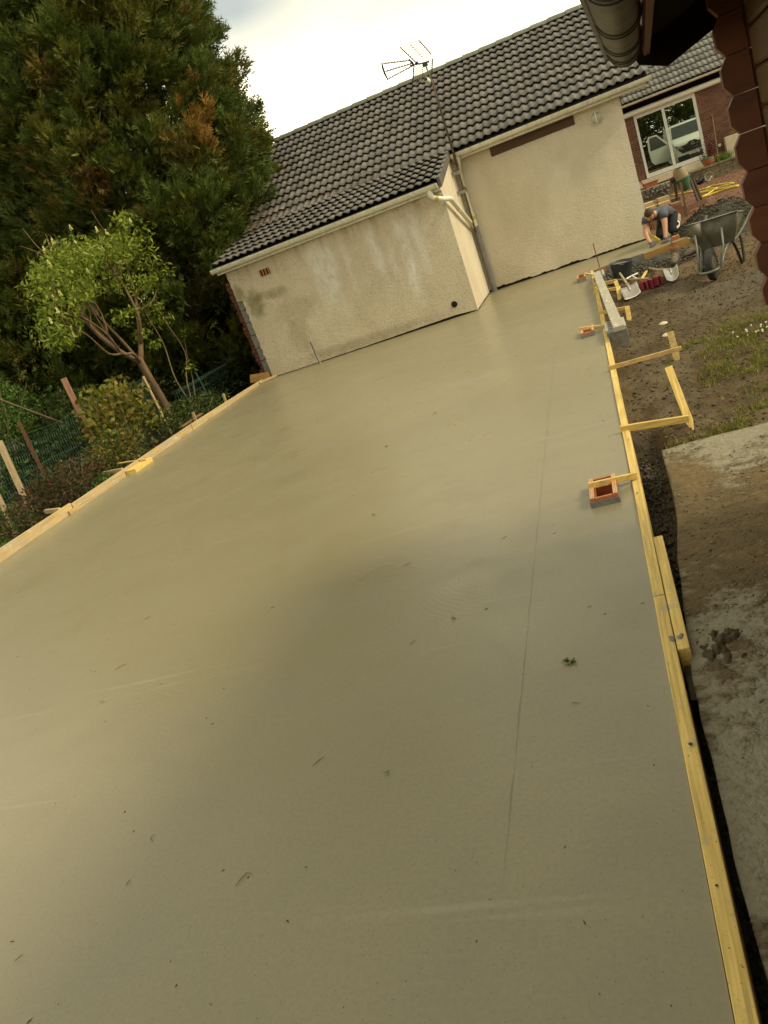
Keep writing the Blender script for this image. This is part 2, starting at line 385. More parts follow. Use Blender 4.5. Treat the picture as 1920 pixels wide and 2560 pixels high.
def barrowdirt(N, c, pos, b):
    k = N.rng(N.noise(N.mapv(pos, (1, 1, .5)), 9, 6, .7), .5, .68)
    return N.mix(N.math('MULTIPLY', k, .5), c, (.22, .205, .16))
M_barrow = mat('cement_dulled_steel_tray', (.12, .11, .075), (.09, .083, .057), 7, .55, metal=.2, extra=barrowdirt)
M_frame = mat('green_grey_tube', (.15, .15, .12), (.10, .10, .08), 12, .45, metal=.3, extra=barrowdirt)
M_bucket = mat('black_rubber_bucket', (.03, .034, .036), (.05, .054, .054), 14, .5)
M_red = mat('red_bristle', (.26, .016, .026), (.15, .01, .016), 60, .6)
M_shovel = mat('worn_steel_blade', (.52, .48, .42), (.42, .39, .34), 14, .3, metal=.85, rough2=.45)
M_green = mat('green_mixer_paint', (.045, .115, .045), (.035, .085, .035), 10, .5)
M_mixcream = mat('cream_mixer_paint', (.25, .2, .1), (.18, .14, .07), 10, .55)
M_rust = mat('rusty_steel', (.13, .06, .025), (.085, .04, .018), 40, .85, bump=.3)
M_hose = mat('yellow_hose', (.58, .44, .05), (.5, .37, .04), 8, .45)
M_pot = mat('terracotta_pot', (.38, .12, .05), (.3, .095, .04), 12, .8)
M_potgreen = mat('green_liner', (.06, .15, .06), (.05, .12, .05), 12, .6)
M_mesh = mat('green_coated_wire', (.05, .115, .08), (.07, .14, .10), 4, .5)
M_soil = mat('dark_wet_mortar', (.028, .025, .016), (.055, .05, .033), 12, .9, bump=.8, bscale=35, bdist=.02)
M_soilb = mat('brown_soil', (.085, .06, .03), (.055, .039, .02), 30, .95, bump=.8, bscale=60, bdist=.01)
M_bark = mat('tree_bark', (.17, .11, .055), (.10, .065, .035), 14, .95, stretch=(1, 1, .25), bump=.9, bscale=30, bdist=.02)
M_barkdark = mat('conifer_bark', (.07, .045, .028), (.045, .03, .02), 14, .95, bump=.7, bscale=30, bdist=.02)
M_twig = mat('pale_twig_bark', (.17, .13, .07), (.12, .09, .05), 20, .9)
M_leaf = leafmat('leaf_surface', .35); M_needle = leafmat('needle_spray', .15, .65)
M_grassm = leafmat('grass_blade', .3, .6)
M_glasslamp = mat('ribbed_lamp_glass', (.42, .42, .33), (.34, .34, .27), 20, .2, spec=.6)
M_skin = mat('skin', (.50, .27, .15), (.44, .23, .125), 10, .55)
M_shirt = mat('grey_blue_tshirt', (.085, .092, .11), (.06, .065, .08), 9, .9, bump=.4, bscale=14, bdist=.02)
M_trous = mat('black_trousers', (.012, .012, .013), (.02, .02, .02), 9, .9, bump=.3, bscale=14)
M_hair = mat('short_brown_hair', (.05, .025, .012), (.03, .015, .008), 60, .7, bump=.6, bscale=160)
M_glove = mat('grey_work_glove', (.13, .12, .125), (.10, .09, .095), 30, .85)
M_white = mat('white_van_paint', (.62, .64, .58), (.6, .62, .56), 3, .25, spec=.5)
M_chrome = mat('chrome_trim', (.7, .7, .68), (.65, .65, .63), 4, .15, metal=1)
M_autoglass = mat('van_glass', (.03, .04, .035), (.025, .033, .03), 4, .1, spec=.6)

# ground
def make_ground_mat():
    m, N, b, pos, out = newmat('ground_soil')
    sx = N.n('ShaderNodeSeparateXYZ'); N.l(pos, sx.inputs[0]); X, Y, Z = sx.outputs
    n1 = N.noise(pos, 1.1, 6, .6); n2 = N.noise(pos, 9, 6, .65); n3 = N.noise(pos, 60, 4, .7)
    c = N.mix(N.rng(n2, .3, .7), (.098, .068, .032), (.056, .039, .019))
    c = N.mix(N.math('MULTIPLY', N.rng(n1, .45, .6), .8), c, (.125, .096, .054))
    gy = N.math('MULTIPLY', N.rng(Y, 8.2, 9.5, 0, 1), N.rng(N.math('ADD', X, N.rng(n1, 0, 1, -1, 1)), .5, 1.6, 0, 1))
    gy = N.math('MULTIPLY', gy, N.rng(Y, 10.0, 11.5, 1, 0))
    c = N.mix(N.math('MULTIPLY', gy, .8), c, (.105, .092, .066))
    tan = N.math('MULTIPLY', N.rng(Y, 10.2, 11.2, 0, 1), N.rng(X, .5, 1.1, 0, 1))
    c = N.mix(N.math('MULTIPLY', tan, .75), c, (.165, .108, .052))
    redm = N.rng(N.math('ADD', Y, N.rng(n1, 0, 1, -2, 2)), 17, 19, 0, 1)
    c = N.mix(redm, c, N.mix(N.rng(n3, .35, .65), (.20, .105, .065), (.135, .066, .04)))
    wet = N.math('MULTIPLY', N.rng(Y, 12.4, 13.2, 0, 1), N.rng(Y, 14.8, 15.6, 1, 0))
    c = N.mix(N.math('MULTIPLY', N.math('MULTIPLY', wet, N.rng(n2, .35, .6)), .8), c, (.06, .054, .037))
    c = N.mix(N.math('MULTIPLY', N.rng(n3, .5, .75), .55), c, (.125, .10, .065))
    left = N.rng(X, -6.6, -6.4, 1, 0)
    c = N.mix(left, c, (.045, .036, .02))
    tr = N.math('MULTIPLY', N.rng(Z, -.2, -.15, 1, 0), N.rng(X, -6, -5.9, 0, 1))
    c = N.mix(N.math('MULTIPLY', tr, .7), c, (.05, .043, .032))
    N.l(c, b.inputs['Base Color']); b.inputs['Roughness'].default_value = .95; b.inputs['Specular IOR Level'].default_value = .15
    N.l(N.bump(N.math('ADD', n2, N.math('MULTIPLY', n3, .6)), .8, .03), b.inputs['Normal'])
    return m
M_ground = make_ground_mat()
def make_path_mat():
    m, N, b, pos, out = newmat('old_dirty_concrete')
    sx = N.n('ShaderNodeSeparateXYZ'); N.l(pos, sx.inputs[0]); X, Y, Z = sx.outputs
    n1 = N.noise(pos, 3.2, 7, .62, .4); n2 = N.noise(pos, 26, 6, .7); n3 = N.noise(N.mapv(pos, (1, 1.3, 1)), 12, 6, .65)
    c = N.mix(N.rng(n2, .3, .7), (.27, .245, .175), (.21, .19, .13))
    band = N.rng(N.math('ABSOLUTE', N.math('SUBTRACT', N.math('ADD', Y, N.math('MULTIPLY', X, .9)), 3.9)), .25, 1.1, .2, -.04)
    dirt = N.rng(N.math('ADD', N.math('ADD', N.math('MULTIPLY', n1, .6), N.math('MULTIPLY', n3, .4)), band), .47, .58)
    c = N.mix(N.math('MULTIPLY', dirt, .9), c, N.mix(N.rng(n3, .35, .65), (.155, .105, .045), (.095, .068, .033)))
    c = N.mix(N.math('MULTIPLY', N.rng(N.noise(pos, 95, 2), .66, .7), .75), c, (.07, .05, .03))
    N.l(c, b.inputs['Base Color']); b.inputs['Roughness'].default_value = .95; b.inputs['Specular IOR Level'].default_value = .15
    N.l(N.bump(N.math('ADD', N.math('MULTIPLY', dirt, n3), N.math('MULTIPLY', n2, .8)), .9, .025), b.inputs['Normal'])
    return m
M_path = make_path_mat()
def make_glass():
    m, N, b, pos, out = newmat('coated_window_glass')
    gl = N.n('ShaderNodeBsdfGlossy'); gl.inputs['Roughness'].default_value = .004; gl.inputs['Color'].default_value = (.62, .68, .58, 1)
    b.inputs['Base Color'].default_value = (.012, .012, .01, 1); b.inputs['Roughness'].default_value = .05
    ms = N.n('ShaderNodeMixShader'); ms.inputs[0].default_value = .75
    N.l(b.outputs[0], ms.inputs[1]); N.l(gl.outputs[0], ms.inputs[2]); N.l(ms.outputs[0], out.inputs[0])
    return m
M_glass = make_glass()

# ------------------------------------------------------------------ numeric noise for real relief
def vnoise(x, y, s=0):
    xi = np.floor(x).astype(np.int64); yi = np.floor(y).astype(np.int64); xf = x-xi; yf = y-yi
    def h(a, b):
        n = (a*374761393+b*668265263+s*1442695041) & 0xffffffff
        n = ((n ^ (n >> 13))*1274126177) & 0xffffffff
        return ((n ^ (n >> 16)) & 0xffff)/65535.
    u = xf*xf*(3-2*xf); v = yf*yf*(3-2*yf)
    return (h(xi, yi)*(1-u)+h(xi+1, yi)*u)*(1-v)+(h(xi, yi+1)*(1-u)+h(xi+1, yi+1)*u)*v
def fbm(x, y, o=4, s=0):
    t = 0; a = .5
    for i in range(o): t = t+a*vnoise(x, y, s+i); x = x*2.03+7.1; y = y*2.03+3.7; a *= .5
    return t
def sst(x, a, b):
    t = np.clip((x-a)/(b-a), 0, 1); return t*t*(3-2*t)
def edgex(y):      # left edge of the old concrete path
    return np.interp(y, [.6, 1.3, 1.6, 2.4, 3.0, 3.4, 3.8, 4.3, 4.8], [-.01, -.022, -.03, -.03, .005, .03, .075, .095, .10])+.012*(fbm(y*9, y*0+2, 3)-.45)
def gz(x, y):
    z = np.full(np.shape(x), -.115)
    amp = .10*(fbm(x*4, y*4, 5)-.47)+.055*(fbm(x*17, y*17, 3, 9)-.45)
    z = z+amp*(1-sst(y, 20, 24)*.6)
    z = z+.05*(fbm(x*.9, y*.9, 2, 4)-.4)*sst(x, .3, 1)*(1-sst(y, 16, 18))
    tr = (1-sst(x, .05, .17))*sst(x, -.2, -.05)*(1-sst(y, 4.9, 6.4))
    z = z-.13*tr
    z = z-.05*(sst(y, 4.0, 4.6)*0+1)*(1-sst(y, 4.75, 5.0))*sst(x, .1, .2)
    under = sst(x, -6.5, -6.42)*(1-sst(x, -.14, -.09))*(1-sst(y, 16.7, 17))
    z = z*(1-under)+(-.34)*under
    strip = sst(x, -.14, -.09)*(1-sst(x, 1.5, 1.6))*sst(y, 14.45, 14.55)*(1-sst(y, 16.7, 17))
    z = z*(1-strip)+(-.3)*strip
    left = 1-sst(x, -6.5, -6.42)
    z = z*(1-left)+(-.22+.12*(fbm(x*1.5, y*1.5, 3, 2)-.4))*left
    return z
def gridlines(segs):
    out = []
    for a, b, st in segs: out += list(np.arange(a, b-1e-9, st))
    return np.array(out+[segs[-1][1]])
gx = gridlines([(-600, -60, 60), (-60, -12, 4), (-12, -6.6, .3), (-6.6, -6.2, .05), (-6.2, -.3, .6), (-.3, 2.2, .025), (2.2, 6, .12), (6, 20, 1), (20, 60, 5), (60, 600, 60)])
gy = gridlines([(-60, -10, 5), (-10, .6, .6), (.6, 8, .03), (8, 18, .05), (18, 32, .2), (32, 60, 3), (60, 1200, 60)])
GX, GY = np.meshgrid(gx, gy)
GV = np.stack([GX.ravel(), GY.ravel(), gz(GX.ravel(), GY.ravel())], 1)
ny, nx = GX.shape; idx = np.arange(nx*ny).reshape(ny, nx)
GF = np.stack([idx[:-1, :-1].ravel(), idx[:-1, 1:].ravel(), idx[1:, 1:].ravel(), idx[1:, :-1].ravel()], 1)
bigmesh('ground', GV, GF, M_ground, smooth=True, kind='structure')
def gzs(x, y): return float(gz(np.array([x]), np.array([y]))[0])

# slab
HOLES = [(-.300, -.203, 4.081, 4.339), (-.300, -.210, 8.841, 9.139), (-.310, -.225, 13.521, 13.879)]
L = [(-6.405, -4), (-.103, -4), (-.103, 14.52), (1.53, 14.52), (1.53, 16.75), (-6.405, 16.75)]
sxs = sorted({p[0] for p in L}|{h[0] for h in HOLES}|{h[1] for h in HOLES}); sys_ = sorted({p[1] for p in L}|{h[2] for h in HOLES}|{h[3] for h in HOLES})
g = G(); nvx = len(sxs); g.v = [(x, y, 0.) for y in sys_ for x in sxs]
for b_ in range(len(sys_)-1):
    for a_ in range(nvx-1):
        mx_, my_ = (sxs[a_]+sxs[a_+1])/2, (sys_[b_]+sys_[b_+1])/2
        if mx_ > -.103 and my_ < 14.52: continue
        if any(h[0] < mx_ < h[1] and h[2] < my_ < h[3] for h in HOLES): continue
        g.f.append((b_*nvx+a_, b_*nvx+a_+1, (b_+1)*nvx+a_+1, (b_+1)*nvx+a_))
k_ = len(L); g.add([(x, y, 0) for x, y in L]+[(x, y, -.3) for x, y in L], [(q, k_+q, k_+(q+1) % k_, (q+1) % k_) for q in range(k_)])
obj('concrete_slab', g, M_slab, kind='structure')
# old path
ys = np.arange(.5, 4.81, .05); n = len(ys); xr = np.linspace(0, 1, 14)
e = edgex(ys)
tx = np.concatenate([e[:, None]+(3.2-e[:, None])*(xr[None, :]**2.2)], 1); ty = np.repeat(ys[:, None], 14, 1)+.0
ty = ty+np.where(ys[:, None] > 4.7, .05*(fbm(tx*4, ty*0+3, 3)-.4)+.03*tx, 0)
tz = -.035+.012*(fbm(tx*7, ty*7, 4, 3)-.5)
PV = np.stack([tx.ravel(), ty.ravel(), tz.ravel()], 1); idx = np.arange(n*14).reshape(n, 14)
PF = np.stack([idx[:-1, :-1].ravel(), idx[:-1, 1:].ravel(), idx[1:, 1:].ravel(), idx[1:, :-1].ravel()], 1)
b0 = len(PV); ring = np.concatenate([idx[::-1, 0], idx[0, 1:], idx[1:, -1], idx[-1, -2:0:-1]])
bot = PV[ring].copy(); bot[:, 2] = -.17; PV2 = np.concatenate([PV, bot]); k = len(ring); a = np.arange(k); a2 = (a+1) % k
SF = np.stack([ring[a], b0+a, b0+a2, ring[a2]], 1)
bigmesh('concrete_path', PV2, np.concatenate([PF, SF]), M_path, smooth=False, kind='structure')

# ------------------------------------------------------------------ rendered house with annex
HOUSE = empty('house', (-2.5, 17, 0), 'cream rendered house with grey tiled roof and lean-to annex beyond the slab', 'house')
RX0, RX1 = -6.47, 1.60                      # roof left and right verge
P1 = R(26); EY, EZ = 16.2, 2.70             # main eave
GA = .366; NR = 12
P2 = R(13); AY, AZ = 14.08, 2.235            # annex eave
def jag(n, a, seed): rg = random.Random(seed); return [rg.uniform(-a, a) for _ in range(n)]
def wall_sheet(name, x0, x1, y, zt, zb, jb, seed, matl, parent, t=.025, left=None):
    """a coat of render: flat sheet with a ragged lower edge and real thickness"""
    n = int((x1-x0)/.04)+2; xs = np.linspace(x0, x1, n); rg = np.random.default_rng(seed)
    low = zb+jb*(fbm(xs*6, xs*0+seed, 4)-.45)*2+rg.uniform(-.006, .006, n)
    v = []; f = []
    m = 7
    for i, x in enumerate(xs):
        for j in range(m+1):
            z = low[i]+(zt-low[i])*j/m; xx = x
            if i == 0 and left: xx = left(z)
            v.append((xx, y, z))
        v.append((x if not (i == 0 and left) else left(low[i]), y+t, low[i]))
    q = m+2
    for i in range(n-1):
        for j in range(m): f.append((i*q+j, (i+1)*q+j, (i+1)*q+j+1, i*q+j+1))
        f.append((i*q+m+1, (i+1)*q+m+1, (i+1)*q, i*q))
    return obj(name, G().add(v, f), matl, parent)
# solid bodies behind the render
g = G()
g.prism([(16.63, -.3), (23.8, -.3), (23.8, EZ+.1), (20.15, EZ+1.86), (16.63, EZ+.12)], (-6.3, 0, 0), (0, 1, 0), (0, 0, 1), (1, 0, 0), 7.36)
wall = obj('main_wall', g, M_mortar, HOUSE)
wall_sheet('render_coat', -2.12, 1.085, 16.60, 2.62, .035, .045, 3, M_render, wall)
g = G().box(1.062, 1.085, 16.6252, 23.7, .03, 2.66); obj('render_coat', g, M_render, wall)
g = G()
g.prism([(14.33, -.3), (16.7, -.3), (16.7, 2.70), (14.33, 2.12)], (-6.24, 0, 0), (0, 1, 0), (0, 0, 1), (1, 0, 0), 4.11)
awall = obj('annex_wall', g, M_dark, HOUSE)
def lefte(z):
    return (-6.352 if z > 1.53 else -6.238)+.008*math.sin(z*37)+.006*math.sin(z*91)
# front coat built as rows so the left edge can step in where the render has fallen off
zs = list(np.linspace(.012, 1.525, 34))+[1.545]+list(np.linspace(1.6, 2.12, 8)); xs = np.linspace(0, 1, 60)
v = []; f = []
low = np.interp(np.linspace(-6.25, -2.1, 60), [-6.25, -5.4, -4.2, -3.2, -2.5, -2.1], [.012, .012, .02, .035, .045, .012])+.010*(fbm(np.linspace(0, 40, 60), np.zeros(60), 3)-.4)
for j, z in enumerate(zs):
    lx = lefte(z)
    for i, t in enumerate(xs):
        zz = z if j else low[i]
        v.append((lx+(-2.10-lx)*t, 14.30, zz if zz > low[i] or j == 0 else low[i]))
n = 60
for j in range(len(zs)-1):
    for i in range(n-1): f.append((j*n+i, j*n+i+1, (j+1)*n+i+1, (j+1)*n+i))
o = len(v)
for i in range(n): v.append((v[i][0], 14.33, v[i][2]))
for i in range(n-1): f.append((o+i, o+i+1, i+1, i))
o = len(v)
for j in range(len(zs)): p = v[j*n]; v.append((p[0], 14.36, p[2]))
for j in range(len(zs)-1): f.append((o+j, j*n, (j+1)*n, o+j+1))
obj('render_coat', G().add(v, f), M_annex, awall)
# lit side wall of the annex
v = []; f = []; m = 24
ysd = np.linspace(14.30, 16.61, m); lo_ = .012+.02*fbm(ysd*7, ysd*0, 3)
for i, y in enumerate(ysd): v += [(-2.10, y, lo_[i]), (-2.10, y, 1.0), (-2.10, y, 2.14+(y-14.3)*math.tan(P2)+.06)]
for i in range(m-1): f += [(i*3, (i+1)*3, (i+1)*3+1, i*3+1), (i*3+1, (i+1)*3+1, (i+1)*3+2, i*3+2)]
obj('render_coat', G().add(v, f), M_render, awall)
for k in range(7):                                   # bare blocks where the corner has lost its render
    z = -.12+k*.248
    obj('block', G().box(-6.37+random.uniform(-.008, .008), -6.2, 14.352, 14.6, z, z+.236), M_block, awall, bevel=.006)
g = G(); rg = random.Random(5)
for k in range(26):
    z = -.1+k*.078; g.box(-6.50+rg.uniform(-.02, .025), -6.372, 14.44+rg.uniform(-.015, .02), 15.6, z, z+.07)
obj('brick_return', g, M_oldbrick, awall, bevel=.005)
obj('annex_left_wall', G().prism([(14.6, -.3), (16.7, -.3), (16.7, 2.68), (14.6, 2.18)], (-6.36, 0, 0), (0, 1, 0), (0, 0, 1), (1, 0, 0), .1), M_oldbrick, awall)
# little airbrick vent and drain hole
g = G().box(-5.715, -5.51, 14.285, 14.3, 1.81, 1.92); vent = obj('vent_opening', g, M_dark, awall)
for k in range(4): obj('vent_bar', G().box(-5.712+k*.058, -5.69+k*.058, 14.275, 14.2845, 1.812, 1.918), M_clay, vent)
obj('drain_hole', G().lathe([(.0, 0), (.055, 0), (.055, .02)], (-2.47, 14.287, .23), (0, 1, 0), 14), M_dark, awall)
obj('timber_lintel', G().box(-1.345, .25, 16.585, 16.64, 2.385, 2.545), M_lintel, HOUSE, bevel=.004)

# tiles: one mesh, two rolls, butt edge with thickness
def tile_mesh(wd, ln, amp, th, segs=5):
    xs = []; prof = []
    for w in range(2):
        for i in range(segs):
            t = i/segs; xs.append((w+t)*wd/2); prof.append(amp*max(0, math.sin(math.pi*min(1, max(0, (t-.06)/.56))))**1.0)
    xs.append(wd); prof.append(0); n = len(xs); v = []; f = []
    for y, zz in ((0, th), (ln, 0)):
        for x, p in zip(xs, prof): v.append((x, y, p+zz))
    for x, p in zip(xs, prof): v.append((x, .004, p+th-.014))
    for x, p in zip(xs, prof): v.append((x, ln, p-.012))
    for i in range(n-1):
        f.append((i, i+1, n+i+1, n+i)); f.append((2*n+i, 2*n+i+1, i+1, i)); f.append((2*n+i+1, 2*n+i, 3*n+i, 3*n+i+1))
    me = bpy.data.meshes.new('tile'); me.from_pydata(v, [], f)
    sm = [i % 3 == 0 for i in range(3*(n-1))]
    me.polygons.foreach_set('use_smooth', sm); me.update()
    return me
TM = tile_mesh(.3, .43, .040, .050, 4); TM.materials.append(M_tile)
def lay(parent, x0, ncol, y0, z0, pitch, rows, gauge, me, base, rg, wd=.3, order=None):
    c, s = math.cos(pitch), math.sin(pitch); out = []
    for r in range(rows):
        for k in range(ncol):
            x = x0+k*wd; y = y0+r*gauge*c; z = z0+r*gauge*s
            o = bpy.data.objects.new('tile', me); COL.objects.link(o); o.parent = parent
            o.location = Vector((x+rg.uniform(-.003, .003), y, z+rg.uniform(-.002, .003)))-base
            o.rotation_euler = (pitch+R(rg.uniform(-.25, .25)), R(rg.uniform(-.4, .4)), 0); out.append(o)
    return out
def join_as(objs, name, parent, m):
    v = []; f = []
    for o in objs:
        b = len(v); mw = Matrix.LocRotScale(o.location, o.rotation_euler, None)
        v += [mw @ q.co for q in o.data.vertices]; f += [tuple(i+b for i in p.vertices) for p in o.data.polygons]
    me = bpy.data.meshes.new(name); me.from_pydata(v, [], f); me.materials.append(m); me.update()
    n = bpy.data.objects.new(name, me); COL.objects.link(n); n.parent = parent; n['kind'] = 'stuff'
    for o in objs: bpy.data.objects.remove(o)
    return n
rg = random.Random(3)
def deck(name, x0, x1, y0, z0, p, ln, parent, th=.06, up=-.012):
    c, s = math.cos(p), math.sin(p)
    a = Vector((0, y0, z0+up)); g = G()
    g.add([(x0, y0, z0+up), (x1, y0, z0+up), (x1, y0+ln*c, z0+ln*s+up), (x0, y0+ln*c, z0+ln*s+up),
           (x0, y0, z0+up-th), (x1, y0, z0+up-th), (x1, y0+ln*c, z0+ln*s+up-th), (x0, y0+ln*c, z0+ln*s+up-th)],
          [(0,1,2,3),(7,6,5,4),(0,4,5,1),(1,5,6,2),(2,6,7,3),(3,7,4,0)])
    return obj(name, g, M_deck, parent)
roof = deck('main_roof', RX0+.02, RX1-.02, EY+.03, EZ+.0, P1, NR*GA+.02, HOUSE)
tl = lay(roof, RX0, 27, EY, EZ, P1, NR, GA, TM, world_loc(roof), rg)
tl.sort(key=lambda o: (o.location.x < -2.2 and o.location.y < -1.9, -o.location.x-o.location.y*.3))
join_as(tl[306:], 'tile_remainder', roof, M_tile)
ry, rz = EY+NR*GA*math.cos(P1), EZ+NR*GA*math.sin(P1)
obj('rear_slope', G().add([(RX0, ry-.02, rz), (RX1, ry-.02, rz), (RX1, ry+4, rz-1.9), (RX0, ry+4, rz-1.9)], [(0, 1, 2, 3)]), M_tile, roof)
x = RX0-.02; k = 0
while x < RX1:
    ln = .22 if k == 0 else .385
    pr = []
    for i in range(9):
        t = math.pi*i/8; pr.append((-math.cos(t)*.125, .10*math.sin(t)**.8-.045))
    g = G(); v = []; f = []
    for xx, gr in ((x, 1.0), (x+ln+.03, .9)):
        for a, b in pr: v.append((xx, ry-.01+a*gr, rz+.055+b*gr+(.012 if gr == 1 else 0)))
    for a, b in reversed(pr): v.append((x, (ry-.01+a*.86), rz+.055+b*.8))
    for i in range(8): f.append((i, i+1, 9+i+1, 9+i)); f.append((i+1, i, 26-i, 25-i))
    obj('ridge_tile', g.add(v, f), M_ridge, roof, smooth='auto'); x += ln; k += 1
ARX1 = -2.055
aroof = deck('annex_roof', RX0+.02, ARX1-.03, AY+.03, AZ+.0, P2, 2.3, HOUSE)
lay(aroof, RX0, 15, AY, AZ, P2, 6, .378, TM, world_loc(aroof), rg, wd=.2935)
for r in range(6):                                   # stepped verge tiles on the annex's right edge
    c, s = math.cos(P2), math.sin(P2); y = AY+r*.378*c; z = AZ+r*.378*s
    g = G().prism([(0, -.11), (.41, -.11), (.41, .03), (0, .062)], (ARX1-.035, y, z), (0, c, s), (0, -s, c), (1, 0, 0), .05)
    obj('verge_tile', g, M_verge, aroof, bevel=.006)
# pine needles caught in the valley between the two roofs
nn = 3400; px = -6.4+2.9*RNG.random(nn)**1.7; off = RNG.normal(0, .16, nn)*np.clip(1.3-(px+6.4)/3, .35, 1.2); py = 16.22+off+.05
pz = np.where(py > 16.28, EZ+(py-EY)*math.tan(P1), AZ+(py-AY)*math.tan(P2))+.012+.03*RNG.random(nn)
def leafcloud(P, D, Lh, Wd, colr, nrm=None):
    n = len(P); D = D/np.linalg.norm(D, axis=1, keepdims=True)
    if nrm is None: nrm = RNG.normal(0, 1, (n, 3))
    S = np.cross(D, nrm); S /= (np.linalg.norm(S, axis=1, keepdims=True)+1e-9)
    Lh = np.reshape(Lh*np.ones(n), (n, 1)); Wd = np.reshape(Wd*np.ones(n), (n, 1))
    V = np.stack([P, P+D*Lh*.45+S*Wd*.5, P+D*Lh, P+D*Lh*.45-S*Wd*.5], 1).reshape(-1, 3)
    F = np.arange(4*n).reshape(n, 4); C = np.repeat(colr, 4, 0)
    return V, F, C
def tricloud(P, D, Lh, Wd, colr, nrm):
    n = len(P); D = D/np.linalg.norm(D, axis=1, keepdims=True); S = np.cross(D, nrm); S /= (np.linalg.norm(S, axis=1, keepdims=True)+1e-9)
    Lh = np.reshape(Lh*np.ones(n), (n, 1)); Wd = np.reshape(Wd*np.ones(n), (n, 1))
    V = np.stack([P-S*Wd*.5, P+S*Wd*.5, P+D*Lh], 1).reshape(-1, 3)
    return V, np.arange(3*n).reshape(n, 3), np.repeat(colr, 3, 0)
cc = np.array([.22, .12, .04])*(.6+.8*RNG.random((nn, 1)))*np.array([1, 1, 1])
V, F, C = leafcloud(np.stack([px, py, pz], 1), RNG.normal(0, 1, (nn, 3))*np.array([1, 1, .25]), .07, .012, cc)
bigmesh('needle_litter', V, F, M_leaf, aroof, colr=C, kind='stuff')

# gutters
def gutter(name, x0, x1, y, z, r, matl, parent, step=.62, off=.2, brk=True):
    g = G(); pr = [(math.cos(math.pi+math.pi*i/10)*r, math.sin(math.pi+math.pi*i/10)*r) for i in range(11)]
    pr = [(-r-.008, .006), (-r-.004, -.004)]+pr[1:-1]+[(r, 0)]
    inn = [(a*.93, b*.93+.002) for a, b in reversed(pr)]; poly = pr+inn
    n = len(poly); v = [(x0, y+a, z+b) for a, b in poly]+[(x1, y+a, z+b) for a, b in poly]
    f = [(i, (i+1) % n, n+(i+1) % n, n+i) for i in range(n)]+[tuple(range(n)), tuple(range(2*n-1, n-1, -1))]
    f += []
    o = obj(name, g.add(v, f), matl, parent, smooth='auto')
    for xx in (x0+.004, x1-.004):
        obj('end_cap', G().prism(pr, (xx-.006, y, z), (0, 1, 0), (0, 0, 1), (1, 0, 0), .012).xf(lambda p: (p[0], y+(p[1]-y)*1.04, z+(p[2]-z)*1.04)), matl, o)
    x = x0+off
    while brk and x < x1-.05:
        g = G(); pp = [(math.cos(math.pi+math.pi*i/10)*(r+.008), math.sin(math.pi+math.pi*i/10)*(r+.008)) for i in range(11)]
        pp = [(-r-.012, .012)]+pp+[(r+.008, .012)]
        q = [(a*.92, b*.92) for a, b in reversed(pp)]
        obj('bracket', g.prism(pp+q, (x, y, z), (0, 1, 0), (0, 0, 1), (1, 0, 0), .02), matl, o); x += step
    return o
gutter('annex_gutter', -6.50, -2.11, 14.09, 2.205, .075, M_pvc, HOUSE)
obj('fascia', G().box(-6.46, -2.1, 14.17, 14.296, 2.09, 2.205), M_pvc, HOUSE)
obj('lead_flashing', G().box(-6.48, -2.12, 14.03, 14.17, 2.212, 2.222), M_verge, HOUSE)
gutter('main_gutter', -2.04, 1.64, 16.28, 2.665, .075, M_pvc, HOUSE, off=.3)
obj('fascia', G().box(-2.05, 1.56, 16.36, 16.597, 2.55, 2.66), M_pvc, HOUSE)
obj('verge_board', G().prism([(0, -.16), (4.4, -.16), (4.4, -.01), (0, -.01)], (RX1-.05, EY+.05, EZ), (0, math.cos(P1), math.sin(P1)), (0, -math.sin(P1), math.cos(P1)), (1, 0, 0), .03), M_verge, HOUSE)
# downpipes
dp = obj('downpipe', G().tube([(-2.27, 14.09, 2.14), (-2.27, 14.09, 2.06), (-2.25, 14.12, 2.02), (-2.1, 14.17, 1.94), (-2.02, 14.22, 1.92), (-2.005, 14.4, 1.90)], .042, 12), M_pvcclean, HOUSE, smooth='auto')
obj('downpipe_run', G().tube([(-2.005, 14.36, 1.905), (-2.01, 15.2, 1.66), (-2.015, 15.95, 1.45), (-2.02, 16.42, 1.31)], .042, 12), M_pvc, dp, smooth='auto')
obj('pipe_socket', G().tube([(-2.008, 15.0, 1.72), (-2.01, 15.12, 1.685)], .05, 12), M_pvcclean, dp, smooth='auto')
obj('pipe_socket', G().tube([(-2.27, 14.09, 2.10), (-2.262, 14.10, 2.05)], .05, 12), M_pvcclean, dp, smooth='auto')
obj('glue_mark', G().tube([(-2.215, 14.13, 2.0), (-2.17, 14.148, 1.975)], .0455, 12), mat('yellow_glue', (.5, .43, .05), None, 5, .5), dp, smooth='auto')
pp = obj('corner_downpipe', G().tube([(-1.93, 16.28, 2.6), (-1.93, 16.3, 2.5), (-1.99, 16.5, 2.35), (-2.0, 16.53, 2.2), (-2.0, 16.53, 1.34)], .04, 12), M_pvc, HOUSE, smooth='auto')
obj('pipe_tee', G().tube([(-2.0, 16.53, 1.55), (-2.0, 16.53, 1.28)], .052, 12), M_pvc, pp, smooth='auto')
obj('glue_mark', G().tube([(-2.0, 16.53, 1.50), (-2.0, 16.53, 1.43)], .0535, 12), MATS['yellow_glue'], pp, smooth='auto')
obj('lower_pipe', G().tube([(-2.0, 16.52, 1.3), (-2.0, 16.52, -.02)], .058, 12), M_greypipe, pp, smooth='auto')
obj('overflow_pipe', G().tube([(-1.99, 16.42, 2.02), (-1.99, 16.6, 2.02)], .05, 14, caps=False), M_pvc, HOUSE, smooth='auto')
